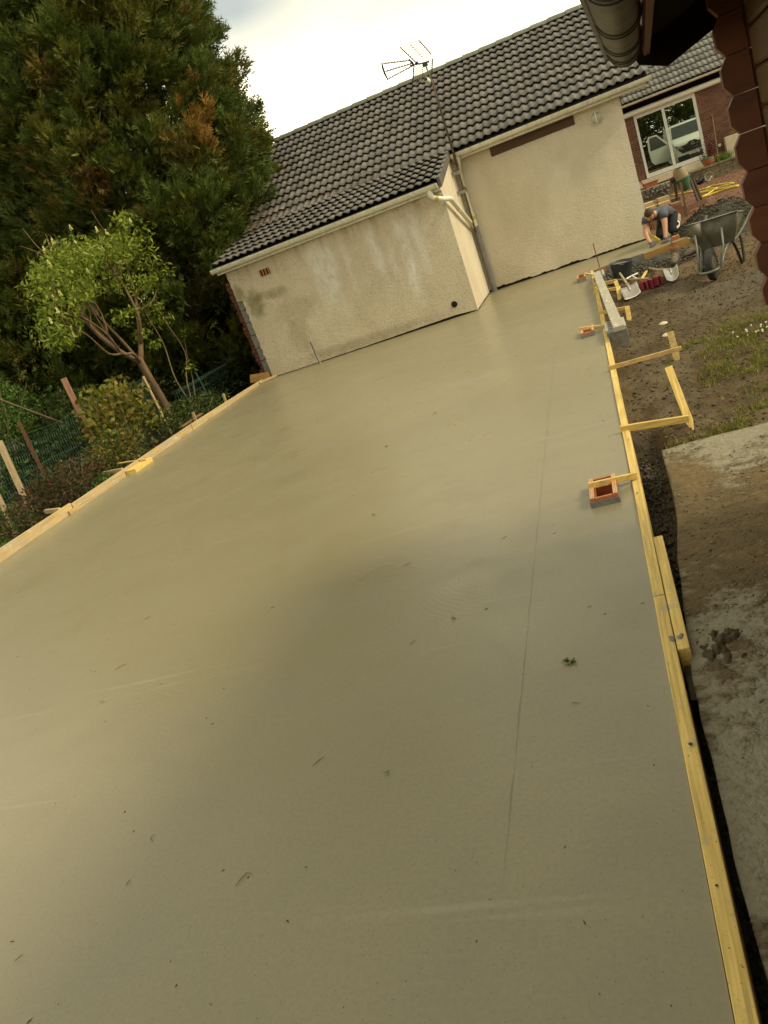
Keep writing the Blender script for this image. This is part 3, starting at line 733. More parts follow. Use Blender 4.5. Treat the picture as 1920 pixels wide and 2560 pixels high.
obj('wall_base_shade', G().box(-2.1, 1.08, 16.612, 16.7, -.05, .06), M_dark, HOUSE)  # near-black strip stands in for the shade in the gap under the render

# round wall lamp
t = empty('wall_lamp', (.62, 16.6, 2.26), 'round bulkhead lamp with ribbed glass on the cream wall beside the dark lintel', 'wall lamp')
obj('lamp_base', G().lathe([(0, 0), (.115, 0), (.115, -.035), (.1, -.045)], (.62, 16.598, 2.355), (0, 1, 0), 24), M_pvc, t, smooth='auto')
obj('lamp_glass', G().lathe([(.1, -.04), (.095, -.06), (.07, -.085), (.035, -.098), (0, -.1)], (.62, 16.598, 2.355), (0, 1, 0), 24), M_glasslamp, t, smooth=True)
obj('lamp_guard', G().box(.612, .628, 16.487, 16.5, 2.26, 2.45), M_pvc, t)

# ------------------------------------------------------------------ television antenna
A = empty('tv_antenna', (-1.965, 16.1, 1.2), 'television antenna on a tall thin mast bracketed to the annex side wall', 'antenna')
AYv = 16.1
obj('mast', G().tube([(-1.972, AYv, 1.20), (-1.958, AYv, 2.5), (-1.955, AYv, 3.95)], .016, 8), M_rust, A, smooth=True)
obj('upper_mast', G().tube([(-1.935, AYv-.02, 2.45), (-1.96, AYv, 4.0), (-1.985, AYv, 4.26)], .013, 8), M_alu, A, smooth=True)
obj('aerial_cable', G().tube([(-1.95, AYv-.03, 4.1), (-1.92, AYv-.03, 4.0), (-1.935, AYv-.03, 3.2), (-1.925, AYv-.03, 2.6), (-1.95, AYv, 2.3)], .006, 6), M_black, A)
for z in (2.32, 1.975):
    b = obj('wall_bracket', G().box(-2.099, -1.95, AYv-.012, AYv+.012, z-.025, z+.025), M_steel, A)
    obj('bracket_plate', G().box(-2.0995, -2.088, AYv-.04, AYv+.04, z-.045, z+.045), M_steel, b)
    obj('clamp', G().box(-1.985, -1.93, AYv-.026, AYv-.0135, z-.03, z+.03), M_steel, b)
bt = obj('boom_mount', G().box(-2.03, -1.94, AYv-.03, AYv+.03, 4.2, 4.27), M_black, A)
obj('boom', G().tube([(-1.9, AYv, 4.25), (-2.25, AYv-.02, 4.31)], .012, 6), M_alu, A)
tips = [(-2.70, 4.52), (-2.70, 4.385), (-2.70, 4.255)]; roots = [(-2.21, 4.385), (-2.2, 4.33), (-2.19, 4.29)]
for (x1, z1), (x0, z0) in zip(tips, roots):
    g = G().tube([(x0, AYv-.02, z0), (x1, AYv-.03, z1)], .009, 5)
    for k in range(9):
        t = (k+.6)/9.3; c = Vector((x0+(x1-x0)*t, AYv-.025, z0+(z1-z0)*t))
        g.beam(c+Vector((-.02, -.06, -.012)), c+Vector((.02, .06, .02)), .006, .012); g.beam(c+Vector((.014, -.05, .016)), c+Vector((-.014, .05, -.02)), .006, .012)
    obj('director_arm', g, M_alu, A)
obj('front_bow', G().tube([(-2.715, AYv-.03, 4.545), (-2.725, AYv-.03, 4.46), (-2.722, AYv-.03, 4.36), (-2.70, AYv-.03, 4.235)], [.012, .02, .02, .012], 6), M_black, A)
obj('rear_bow', G().tube([(-2.235, AYv-.02, 4.42), (-2.19, AYv-.02, 4.34), (-2.18, AYv-.02, 4.27)], [.014, .024, .014], 6), M_black, A)
obj('junction_box', G().blob((-2.12, AYv-.03, 4.30), (.035, .03, .03), 3, 8, 6, .05), M_black, A)
def reflector(tl, tr, bl, br, name):
    tl, tr, bl, br = map(Vector, (tl, tr, bl, br)); r = obj(name, G().beam(tl, bl, .014, .02), M_black, A)
    obj('side_rail', G().beam(tr, br, .014, .02), M_black, r); obj('centre_rail', G().tube([(tl+tr)/2, (bl+br)/2], .006, 5), M_alu, r)
    for k in range(9):
        t = k/8; obj('rod', G().tube([tl.lerp(bl, t), tr.lerp(br, t)], .0055, 4), M_alu, r)
reflector((-2.30, AYv-.18, 4.62), (-1.99, AYv+.2, 4.665), (-2.11, AYv-.18, 4.30), (-1.85, AYv+.2, 4.375), 'upper_reflector')
reflector((-2.17, AYv-.18, 4.235), (-1.85, AYv+.2, 4.30), (-2.285, AYv-.18, 3.975), (-1.95, AYv+.2, 4.06), 'lower_reflector')
cb = obj('preamplifier', G().lathe([(0, -.07), (.042, -.065), (.046, 0), (.046, .05), (.03, .06), (0, .06)], (-2.02, AYv-.05, 3.965), (.25, .9, -.35), 14), M_pvcclean, A, smooth='auto')
obj('lens', G().lathe([(0, -.074), (.034, -.072), (.036, -.06)], (-2.02, AYv-.05, 3.965), (.25, .9, -.35), 14), M_black, cb)

# ------------------------------------------------------------------ brick house behind
BH = empty('brick_house', (3.4, 30.4, -.1), 'red brick house with white sliding door, behind the cream house on the right', 'house')
WY = 30.4
g = G().box(-1, 9, WY+.02, 37, -.3, 3.0)
bw = obj('brick_wall', g, M_mortar, BH)
DX0, DX1, DZ0, DZ1 = 2.27, 4.21, .55, 2.60
bm_ = {}
def brick_mesh(w):
    if w not in bm_:
        me = bpy.data.meshes.new('brick'); gg = G().box(0, w, 0, .05, 0, .058); me.from_pydata(gg.v, [], gg.f); me.materials.append(M_brick); bm_[w] = me
    return bm_[w]
base = world_loc(bw); rg = random.Random(8)
for r in range(38):
    z = .31+r*.070
    if z > 2.83: break
    for a, b in ((1.86, DX0-.012), (DX1+.012, 5.62)):
        if z > DZ1+.03 and a < 2: a, b = 1.86, 5.62
        elif z > DZ1+.03: continue
        if z > DZ1+.03: continue
        x = a+(0 if r % 2 else .115)
        if r % 2 == 0:
            o = bpy.data.objects.new('brick', brick_mesh(.105)); COL.objects.link(o); o.parent = bw; o.location = Vector((a, WY+rg.uniform(-.002, .003), z))-base
        while x < b-.06:
            w = .21 if x+.21 <= b+.001 else round(b-x, 2)
            if w < .05: break
            o = bpy.data.objects.new('brick', brick_mesh(w)); COL.objects.link(o); o.parent = bw
            o.location = Vector((x, WY+rg.uniform(-.003, .003), z))-base; x += .22
obj('eave_band', G().box(1.8, 9, WY-.05, WY+.02, 2.66, 2.97), M_soff, BH)
obj('eave_soffit', G().box(-1, 9, 29.95, WY, 2.86, 2.9), M_soff, BH)
gutter('eave_gutter', -1, 8.5, 29.93, 2.955, .06, M_pvc, BH, step=1.4, off=.5)
# roof
P3 = R(33); r3 = deck('roof', -1, 9, 29.96, 3.0, P3, 4.6, BH)
TM2 = tile_mesh(.3, .42, .034, .036, 4); TM2.materials.append(M_tile2)
lay(r3, 1.45, 17, 29.93, 2.99, P3, 9, .37, TM2, world_loc(r3), random.Random(5))
g = G(); c, s = math.cos(P3), math.sin(P3)
for r in range(13):
    y, z = 29.93+r*.37*c, 2.99+r*.37*s
    for a, b in ((-1, 1.45),) if r < 9 else ((-1, 9),): g.prism([(0, 0), (.4, 0), (.4, .02), (0, .035)], (a, y, z), (0, c, s), (0, -s, c), (1, 0, 0), b-a)
    if r < 9: g.prism([(0, 0), (.4, 0), (.4, .02), (0, .035)], (6.55, y, z), (0, c, s), (0, -s, c), (1, 0, 0), 2.4)
obj('far_tiles', g, M_tile2, r3, kind='stuff')
# awning cassette
aw = obj('awning_cassette', G().prism([(0, 0), (.11, .0), (.16, .05), (.16, .12), (.11, .16), (0, .16)], (1.95, WY-.052, 2.575), (0, -1, 0), (0, 0, 1), (1, 0, 0), 3.05), M_awning, BH, bevel=.01)
obj('end_cap', G().box(1.935, 1.95, WY-.215, WY-.06, 2.57, 2.74), M_awning, aw); obj('end_cap', G().box(5.0, 5.015, WY-.215, WY-.06, 2.57, 2.74), M_awning, aw)
# sliding door
g = G(); yf = WY-.03
g.box(DX0, DX1, yf, WY+.05, DZ1-.14, DZ1-.0); g.box(DX0, DX1, yf, WY+.05, DZ0, DZ0+.13); g.box(DX0, DX0+.08, yf+.001, WY+.05, DZ0, DZ1-.01); g.box(DX1-.09, DX1, yf+.001, WY+.05, DZ0, DZ1-.01)
door = obj('sliding_door', g, M_pvcframe, BH)
MX = 3.19
obj('meeting_stile', G().box(MX-.045, MX+.045, yf-.012, WY+.03, DZ0+.131, DZ1-.141), M_pvcframe, door)
obj('pane', G().box(DX0+.081, MX-.046, WY+.0, WY+.02, DZ0+.132, DZ1-.142), M_glass, door)
obj('pane', G().box(MX+.046, DX1-.091, WY+.012, WY+.03, DZ0+.132, DZ1-.142), M_glass, door)
obj('door_handle', G().box(DX0+.082, DX0+.17, yf-.03, yf-.005, 1.55, 1.58), M_pvcclean, door)
# sill and terrace
obj('door_sill', G().box(1.6, 4.35, WY-.42, WY-.002, .31, .535), M_sill, BH, bevel=.008)
ter = empty('terrace', (4, 29.9, -.1), 'low raised terrace with block edge below the sliding door of the brick house', 'terrace')
obj('terrace_fill', G().box(1.5, 7, 29.36, WY-.43, -.2, .27), M_mortar, ter)
M_pave = mat('mossy_paving_block', (.20, .165, .095), (.14, .115, .065), 9, .9, rnd=.15)
rg = random.Random(4)
for r in range(4):
    x = 1.75+(r % 2)*.2
    while x < 5.6:
        obj('edging_block', G().box(x, x+.385, 29.30+rg.uniform(-.008, .008), 29.40, -.13+r*.1, -.04+r*.1), M_pave, ter); x += .4
x = 3.0
while x < 5.4: obj('coping_brick', G().box(x, x+.205, 29.26, 29.42, .272, .325), M_pave, ter, bevel=.004); x += .215
obj('bright_coping', G().box(3.33, 4.0, 29.44, 29.9, .272, .31), mat('white_sheen_tile', (.8, .8, .74), None, 5, .12, spec=.8), ter)  # white colour holds the bright reflection on the terrace top
obj('planter_wall', G().box(4.78, 6.2, WY-.3, WY-.004, .29, .95), M_sill, BH, bevel=.01)
obj('socket', G().box(4.6, 4.68, WY-.02, WY-.004, .73, .82), M_pvc, BH)

# things on the terrace
def leaves_at(P, D, L, Wd, cols, name, parent, m=M_leaf, var=.35, **kw):
    n = len(P); ci = RNG.integers(0, len(cols), n); C = np.array(cols)[ci]*(1-var+2*var*RNG.random((n, 1)))
    V, F, C = leafcloud(P, D, L*(.7+.6*RNG.random(n)), Wd*(.7+.6*RNG.random(n)), C)
    return bigmesh(name, V, F, m, parent, colr=C, **kw)
t = empty('flower_pot', (4.08, 29.55, .3), 'round terracotta pot with green liner standing at the right end of the door sill', 'flower pot')
obj('bowl', G().lathe([(0, .02), (.09, .0), (.15, .08), (.19, .17), (.2, .2), (.175, .2), (.15, .1), (0, .08)], (4.08, 29.55, .31), (0, 0, 1), 20), M_pot, t, smooth='auto')
obj('liner', G().lathe([(.196, .2), (.2, .25), (.185, .255), (.16, .2), (0, .2)], (4.08, 29.55, .31), (0, 0, 1), 20), M_potgreen, t, smooth='auto')
P = np.array([3.98, 29.55, .55])+RNG.normal(0, 1, (160, 3))*np.array([.06, .06, .12])+np.array([0, 0, .06])
leaves_at(P, RNG.normal(0, 1, (160, 3)), .05, .03, [(.10, .05, .04), (.2, .15, .12), (.05, .06, .03)], 'plant', t)
t = empty('terrace_plant', (4.62, 29.75, .3), 'bright green grassy plant with orange flower beside the terracotta pot', 'plant')
P = np.array([4.62, 29.75, .3])+RNG.normal(0, 1, (420, 3))*np.array([.11, .08, .02])
leaves_at(P, RNG.normal(0, .5, (420, 3))+np.array([0, 0, 1.2]), .24, .014, [(.12, .22, .03), (.2, .3, .05), (.09, .16, .03)], 'foliage', t)
P = np.array([4.42, 29.75, .48])+RNG.normal(0, .03, (40, 3)); leaves_at(P, RNG.normal(0, 1, (40, 3)), .05, .04, [(.5, .2, .03), (.45, .28, .04)], 'flower', t)
t = empty('red_shrub', (4.3, 29.95, .3), 'small dark red leafed plant against the brick wall behind the terracotta pot', 'plant')
P = np.array([4.3, 29.98, .7])+RNG.normal(0, 1, (260, 3))*np.array([.07, .05, .2]); leaves_at(P, RNG.normal(0, 1, (260, 3)), .06, .04, [(.16, .04, .03), (.11, .035, .03)], 'foliage', t)
obj('stem', G().tube([(4.3, 29.98, .28), (4.3, 29.98, .85)], .008, 5), M_twig, t)
t = empty('leaning_broom', (4.5, 30.2, .3), 'tall broom with thin pale handle leaning against the red brick wall', 'broom')
obj('handle', G().tube([(4.50, 30.22, .33), (4.60, 30.375, 1.74)], .013, 6), M_tool, t); obj('head', G().box(4.54, 4.66, 30.345, 30.395, 1.72, 1.78), M_post, t)
t = empty('planter_trough', (2.0, 29.5, .3), 'orange terracotta window trough on rubble at the left end of the terrace', 'planter')
obj('trough', G().prism([(-.17, 0), (.17, 0), (.24, .14), (-.24, .14)], (2.26, 29.28, .30), (1, 0, 0), (0, 0, 1), (0, 1, 0), .17), M_pot, t, bevel=.008)
obj('rim', G().box(2.0, 2.52, 29.27, 29.46, .44, .46), M_pot, t)
t = empty('white_bucket', (3.98, 28.9, -.1), 'pale bucket lying on its side against the terrace edge beside the yellow hose', 'bucket')
obj('shell', G().lathe([(.10, -.3), (.135, 0), (.128, 0), (.095, -.28), (0, -.28)], (3.95, 28.95, .03), (-.15, -.98, .1), 20), M_pvc, t, smooth='auto')
obj('handle', G().tube([(3.84, 28.96, .03), (3.8, 28.85, -.06), (3.9, 28.8, -.09), (4.04, 28.94, .02)], .006, 5), M_steel, t)
obj('dark_sack', G().blob((3.62, 29.05, -.02), (.17, .12, .1), 4, 10, 8, .2), M_black, label='crumpled black plastic sack lying beside the pale bucket at the terrace edge', cat='sack')
hs = G(); rng2 = random.Random(2)
hp = [(2.7, 28.2), (3.05, 26.6), (3.35, 25.9), (3.6, 25.9), (3.85, 24.7), (3.8, 24.2), (3.4, 25.0), (3.0, 25.2), (3.3, 24.4), (3.72, 23.3), (3.68, 22.9), (3.3, 23.2), (2.92, 23.15), (3.1, 23.6), (3.5, 24.6)]
def smoothpath(pts, n=8):
    out = []
    for i in range(len(pts)-1):
        p0, p1, p2, p3 = (np.array(pts[max(0, min(len(pts)-1, j))], float) for j in (i-1, i, i+1, i+2))
        for k in range(n):
            t = k/n; out.append(.5*((2*p1)+(-p0+p2)*t+(2*p0-5*p1+4*p2-p3)*t*t+(-p0+3*p1-3*p2+p3)*t**3))
    out.append(np.array(pts[-1], float)); return out
obj('garden_hose', hs.tube([(p[0], p[1], gzs(p[0], p[1])+.03) for p in smoothpath(hp)], .024, 6), M_hose, smooth=True, label='yellow garden hose looped on the red gravel behind the cement mixer', cat='hose')

# stacks of blocks and bricks behind the worker
M_cream = mat('cream_paving_block', (.50, .39, .22), (.42, .32, .17), 9, .9, rnd=.08)
M_pinkb = mat('pink_brick', (.30, .145, .085), (.22, .105, .06), 12, .9, rnd=.2)
rg = random.Random(12)
def stackrow(name, lab, cat, grp, items, m):
    for i, (b, l) in enumerate(zip(items, lab)):
        obj(name, G().box(*b), m, bevel=.006, label=l, cat=cat, group=grp)
pal = empty('brick_stack', (1.7, 20.2, -.12), 'stack of pink bricks in rows on the gravel behind the kneeling worker', 'bricks')
for r in range(5):
    for k in range(3):
        for d in range(2):
            x = 1.33+k*.235+rg.uniform(-.006, .006); y = 19.55+d*.26
            obj('brick', G().box(x, x+.225, y, y+.245, -.13+r*.078, -.058+r*.078), M_pinkb, pal, bevel=.004)
cream = [((1.30, 1.56, 19.75, 20.0, .262, .345), 'left cream paving block on the pink brick stack'), ((1.57, 1.83, 19.72, 19.97, .262, .345), 'right cream paving block on the pink brick stack behind the rebar'),
         ((1.32, 1.58, 20.10, 20.4, -.12, .42), 'tall cream block behind the left end of the pink brick stack'), ((1.62, 1.86, 20.12, 20.42, -.12, .43), 'tall cream block in front of the terrace trough')]
for b, l in cream: obj('paving_block', G().box(*b), M_cream, bevel=.008, label=l, cat='block', group='cream paving blocks behind the worker')
for b, l in (((1.92, 2.12, 20.45, 20.7, -.13, .30), 'upright beige block between the brick stack and the cement mixer'), ((1.86, 2.13, 20.0, 20.25, -.13, .12), 'low beige block against the cement mixer leg')):
    obj('beige_block', G().box(*b), M_pave, bevel=.008, label=l, cat='block')
g = G(); rgx = np.random.default_rng(3)
for k in range(60): g.blob((2.0+.75*rgx.random(), 29.2+.12*rgx.random(), -.05+.38*rgx.random()), .03*rgx.random()+.02, k, 6, 4, .3)
obj('broken_rubble', g, M_block, label='speckled broken block rubble at the left end of the terrace', cat='rubble', kind='stuff')
for (p, q, l) in (((1.10, 18.2, 1.32), (1.72, 19.3, -.1), 'upper long rebar leaning on the corner of the cream house'), ((1.10, 18.1, 1.27), (1.67, 19.25, -.1), 'middle long rebar leaning on the corner of the cream house'), ((1.10, 17.9, .80), (1.34, 18.9, -.1), 'shortest rebar leaning low on the corner of the cream house')):
    obj('rebar', G().tube([p, q], .008, 6), M_rust, label=l, cat='rebar', group='rebar leaning at the house corner')

# cement mixer
MXR = empty('cement_mixer', (2.25, 20.4, -.12), 'green and cream cement mixer on angled legs standing on red gravel', 'cement mixer')
c0 = Vector((2.26, 20.35, .40)); ax = Vector((-.16, -.10, 1)).normalized()
dr = obj('drum', G().lathe([(0, 0), (.10, .0), (.125, .08), (.15, .2), (.16, .27), (.152, .27), (.12, .1), (0, .05)], c0, ax, 24), M_green, MXR, smooth='auto')
obj('drum_band', G().lathe([(.16, .25), (.175, .255), (.175, .285), (.159, .29)], c0, ax, 24), M_green, dr, smooth='auto')
obj('drum_mouth', G().lathe([(.157, .285), (.15, .40), (.118, .50), (.108, .505), (.112, .49), (.14, .39), (.148, .29)], c0, ax, 24), M_mixcream, dr, smooth='auto')
for a, b in (((2.05, 20.25, .66), (1.99, 20.1, -.12)), ((2.16, 20.15, .60), (2.10, 19.75, -.12)), ((2.40, 20.45, .62), (2.48, 20.3, -.12)), ((2.46, 20.55, .62), (2.60, 20.65, -.12))):
    obj('leg', G().beam(a, b, .05, .035), M_black if a[0] < 2.1 or a[0] == 2.40 else M_rust, MXR)
obj('base_beam', G().beam((2.05, 20.0, .02), (2.62, 20.42, .02), .05, .10), M_rust, MXR)
obj('cross_beam', G().beam((2.02, 20.3, .63), (2.5, 20.5, .63), .04, .05), M_black, MXR)
mo = obj('motor', G().lathe([(0, -.09), (.06, -.085), (.07, 0), (.06, .085), (0, .09)], (2.06, 20.3, .70), (1, .2, 0), 14), M_black, MXR, smooth='auto')
obj('tilt_lever', G().tube([(1.97, 20.25, .74), (1.98, 20.2, .5), (2.02, 20.15, .42)], .012, 6), M_rust, mo)

# grey pipes and heap of spoil
t = empty('bent_pipe', (1.6, 16.6, -.1), 'pale plastic pipe with open bent end lying on dark mortar right of the worker', 'pipe')
obj('elbow', G().tube([(1.50, 16.4, .0), (1.545, 16.45, .08), (1.57, 16.5, .14)], [.05, .055, .05], 12, caps=True), M_pvc, t, smooth='auto')
obj('mouth', G().lathe([(0, .001), (.035, 0), (.04, -.03)], (1.552, 16.40, .125), (0.1, -.95, .1), 12), M_dark, t)
obj('pipe_run', G().tube([(1.60, 16.75, .10), (1.66, 17.1, .19)], .055, 12), M_greypipe, t, smooth='auto')
def heap(name, c, rx, ry, h, seed, m, label, cat):
    n = 44; u = np.linspace(-1, 1, n); X_, Y_ = np.meshgrid(u, u); rr = np.sqrt(X_**2+Y_**2)
    Z_ = np.clip(1-rr, 0, 1)**.8*h*(.6+.8*fbm(X_*2+seed, Y_*2, 3))+.10*(fbm(X_*6+seed, Y_*6, 4)-.45)*np.clip(1.2-rr, 0, 1)+.05*(fbm(X_*16+seed, Y_*16, 3)-.4)*np.clip(1.2-rr, 0, 1)
    Vh = np.stack([c[0]+X_.ravel()*rx, c[1]+Y_.ravel()*ry, c[2]+Z_.ravel()-.03], 1); idx = np.arange(n*n).reshape(n, n)
    Fh = np.stack([idx[:-1, :-1].ravel(), idx[:-1, 1:].ravel(), idx[1:, 1:].ravel(), idx[1:, :-1].ravel()], 1)
    bigmesh(name, Vh, Fh, m, label=label, cat=cat)
heap('spoil_heap', (2.2, 15.6, -.12), 1.05, 1.5, .50, 3, M_soil, 'dark heap of wet sand and mortar behind the wheelbarrow', 'heap')
heap('soil_clump', (.10, 2.60, -.036), .15, .24, .035, 5, M_soilb, 'clump of brown soil on the edge of the old path beside the doubling plank', 'soil')
heap('mortar_spill', (.95, 13.95, -.13), .95, .62, .13, 8, M_soil, 'low spill of wet mortar along the foot of the orange plank', 'mortar')
M_bootu = mat('dusty_brown_leather', (.085, .062, .04), (.13, .105, .07), 18, .85, bump=.4, bscale=40)
M_bootl = mat('orange_boot_lining', (.30, .12, .035), (.22, .085, .025), 14, .85)
def boot(x, y, hd, lab):
    z0 = gzs(x, y)+.03; a = R(hd); f_ = Vector((math.sin(a), -math.cos(a), 0)); r_ = Vector((math.cos(a), math.sin(a), 0)); O_ = Vector((x, y, z0))
    o = empty('work_boot', (x, y, z0), lab, 'boot', 'pair of work boots')
    def ring(t, w, h, zc): return [O_+f_*t+r_*(w*math.cos(q))+Vector((0, 0, zc+h*math.sin(q))) for q in [2*math.pi*k/12 for k in range(12)]]
    secs = [ring(-.15, .03, .05, .06), ring(-.13, .05, .075, .075), ring(-.06, .055, .075, .085), ring(.02, .055, .06, .07), ring(.09, .058, .045, .05), ring(.14, .05, .035, .04), ring(.17, .02, .02, .03)]
    v = [p for q in secs for p in q]; f = [(i*12+k, i*12+(k+1) % 12, i*12+12+(k+1) % 12, i*12+12+k) for i in range(6) for k in range(12)]+[tuple(range(11, -1, -1)), tuple(72+k for k in range(12))]
    up = obj('upper', G().add(v, f), M_bootu, o, smooth=True)
    obj('sole', G().prism([(-.15, -.045), (-.1, -.058), (.06, -.05), (.14, -.045), (.175, 0), (.14, .045), (.06, .05), (-.1, .058), (-.15, .045)], O_-Vector((0, 0, .02)), f_, r_, (0, 0, 1), .03), M_rubber, o, bevel=.004)
    obj('shaft', G().lathe([(.058, .0), (.06, .06), (.062, .10), (.05, .10), (.045, .04)], O_-f_*.085+Vector((0, 0, .10)), (Vector((0, 0, 1))-f_*.15), 14), M_bootu, o, smooth='auto')
    obj('lining', G().lathe([(.064, .085), (.068, .12), (.05, .125), (.04, .07), (0, .06)], O_-f_*.085+Vector((0, 0, .10)), (Vector((0, 0, 1))-f_*.15), 14), M_bootl, o, smooth='auto')
    for k in range(4): obj('lace', G().tube([O_+f_*(.0+.028*k)-r_*.03+Vector((0, 0, .138-.018*k)), O_+f_*(.012+.028*k)+Vector((0, 0, .15-.02*k)), O_+f_*(.0+.028*k)+r_*.03+Vector((0, 0, .138-.018*k))], .005, 5), M_tool, up)
boot(1.085, 12.85, -15, 'left dusty work boot with orange lining, toe towards the shovel')
boot(1.38, 13.15, -62, 'right dusty work boot with orange lining beside the wheelbarrow wheel')

# ------------------------------------------------------------------ log cabin at the right edge
TH = R(4.4); CX, CY = .632, 3.66
def cab(p):   # local: u right, v away, z up
    return (CX+p[0]*math.cos(TH)+p[1]*math.sin(TH), CY-p[0]*math.sin(TH)+p[1]*math.cos(TH), p[2])
CAB = empty('log_cabin', (CX, CY, -.1), 'dark log cabin corner with zinc gutter at the right edge, close to the camera', 'cabin')
PZ = .1415; Z0 = 1.556
def oct_poly(w, h, c, cz): return [(0, cz), (0, h-cz), (c, h-.002), (w, h-.002), (w, .002), (c, .002)]
for k in range(-12, 5):
    z = Z0+k*PZ-.0
    g = G().prism([(-.022, .040), (-.022, PZ-.040), (.004, PZ-.0015), (.085, PZ-.0015), (.085, .0015), (.004, .0015)], (0, -.03, z), (1, 0, 0), (0, 0, 1), (0, 1, 0), .07).xf(cab)
    obj('log', g, M_cab, CAB, bevel=.0012)
    g = G().prism([(.004, .003), (-.006, .014), (-.006, PZ-.014), (.004, PZ-.003), (.05, PZ-.002), (.05, .002)], (.098, -6.2, z-PZ*.5), (1, 0, 0), (0, 0, 1), (0, 1, 0), 6.16).xf(cab)
    obj('wall_log', g, M_cablight, CAB, bevel=.0012)
    g = G().box(.0855, 2.6, -.02, .035, z+.002, z+PZ-.002).xf(cab); obj('gable_log', g, M_cab, CAB, bevel=.003)
obj('cabin_core', G().box(.15, 2.6, -6.2, -.05, -.15, 2.3).xf(cab), M_dark, CAB)
# eaves
UE = -.30; ZE = 2.02; PR = R(19)
g = G(); tn = math.tan(PR)
g.add([(UE+.06, -6.3, ZE), (2.2, -6.3, ZE+(2.14)*tn), (2.2, .30, ZE+(2.14)*tn), (UE+.06, .30, ZE), (UE+.06, -6.3, ZE+.05), (2.2, -6.3, ZE+.05+2.14*tn), (2.2, .30, ZE+.05+2.14*tn), (UE+.06, .30, ZE+.05)],
      [(0,1,2,3),(7,6,5,4),(0,4,5,1),(1,5,6,2),(2,6,7,3),(3,7,4,0)])
croof = obj('cabin_roof', g.xf(cab), M_soff, CAB)
obj('eave_fascia', G().box(UE+.034, UE+.056, -6.3, .20, ZE-.05, ZE+.05).xf(cab), M_cab, croof)
obj('barge_board', G().prism([(-.335, -.075), (-.25, -.155), (2.3, -.155), (2.3, .055), (-.335, .055)], (0, .21, ZE+.26*tn+.02), (math.cos(PR), 0, math.sin(PR)), (-math.sin(PR), 0, math.cos(PR)), (0, 1, 0), .03).xf(cab), M_soff, croof)
gr_ = .062; gc = (UE-.034, ZE-.005)
g = G(); pr = [(math.cos(math.pi+math.pi*i/14)*gr_, math.sin(math.pi+math.pi*i/14)*gr_) for i in range(15)]
pr = [(-gr_-.012, .008), (-gr_-.012, -.01), (-gr_-.002, -.012)]+pr[2:]; inn = [(a*.94, b*.94+.003) for a, b in reversed(pr)]; poly = pr+inn; n = len(poly)
v = [(gc[0]+a, -6.2, gc[1]+b) for a, b in poly]+[(gc[0]+a, .12, gc[1]+b) for a, b in poly]
gut = obj('zinc_gutter', G().add(v, [(i, n+i, n+(i+1) % n, (i+1) % n) for i in range(n)]+[tuple(range(n)), tuple(range(2*n-1, n-1, -1))]).xf(cab), M_zinc, CAB, smooth='auto')
obj('end_cap', G().prism([(a*1.05, b*1.05) for a, b in pr], (gc[0], .118, gc[1]), (1, 0, 0), (0, 0, 1), (0, 1, 0), .008).xf(cab), M_zinc, gut)
obj('rolled_bead', G().tube([cab((gc[0]-gr_-.006, -6.2, gc[1]+.0)), cab((gc[0]-gr_-.006, .122, gc[1]+.0))], .0125, 8), M_black, gut, smooth=True)
for vv in (-.10, -.42, -.95, -1.6, -2.4):
    pp = [(math.cos(math.pi+math.pi*i/14)*(gr_+.004), math.sin(math.pi+math.pi*i/14)*(gr_+.004)) for i in range(15)]
    q = [(a*.94, b*.94) for a, b in reversed(pp)]
    obj('gutter_joint', G().prism(pp+q, (gc[0], vv, gc[1]), (1, 0, 0), (0, 0, 1), (0, 1, 0), .035).xf(cab), M_zinc, gut)
    obj('gutter_hook', G().prism([(a*1.05, b*1.05) for a, b in pp]+q, (gc[0], vv+.036, gc[1]), (1, 0, 0), (0, 0, 1), (0, 1, 0), .006).xf(cab), M_black, gut)

# ------------------------------------------------------------------ white van that the sliding door mirrors
V_ = empty('white_van', (5.95, 11.5, -.1), 'white van with its front door open, seen mirrored in the sliding door glass', 'van')
XC, YF = 5.98, 13.75
def vx(p): return p
# body from cross-sections along the length (front at +Y)
secs = [ # y, half width, z bottom, z bonnet/roof, shoulder
    (0, .80, .22, .98, .75), (-.10, .88, .20, 1.08, .80), (-.45, .93, .18, 1.20, .90), (-.95, .95, .18, 1.34, 1.0), (-1.75, .95, .18, 1.96, 1.05), (-2.2, .95, .18, 2.04, 1.05), (-4.6, .95, .18, 2.04, 1.05), (-4.8, .93, .2, 1.98, 1.05)]
v = []; f = []; K = 12
for (dy, hw, zb, zt, zs) in secs:
    taper = .80 if zt > 1.5 else .93
    ring = [(-hw*.95, zb), (-hw, zb+.25), (-hw, zs), (-hw*(1+taper)/2, (zs+zt)/2), (-hw*taper, zt-.06), (-hw*taper*.85, zt)]
    ring = ring+[(-a, b) for a, b in reversed(ring)]
    for a, b in ring: v.append((XC+a, YF+dy, b-.05))
for i in range(len(secs)-1):
    for k in range(K): f.append((i*K+k, i*K+(k+1) % K, (i+1)*K+(k+1) % K, (i+1)*K+k))
f += [tuple(range(K-1, -1, -1)), tuple((len(secs)-1)*K+k for k in range(K))]
body = obj('body', G().add(v, f), M_white, V_, smooth='auto', bevel=.02)
obj('windscreen', G().add([(XC-.80, YF-1.0, 1.33), (XC+.80, YF-1.0, 1.33), (XC+.68, YF-1.70, 1.88), (XC-.68, YF-1.70, 1.88)], [(0, 1, 2, 3)]).xf(lambda p: (p[0], p[1]+.03, p[2]+.01)), M_autoglass, V_)
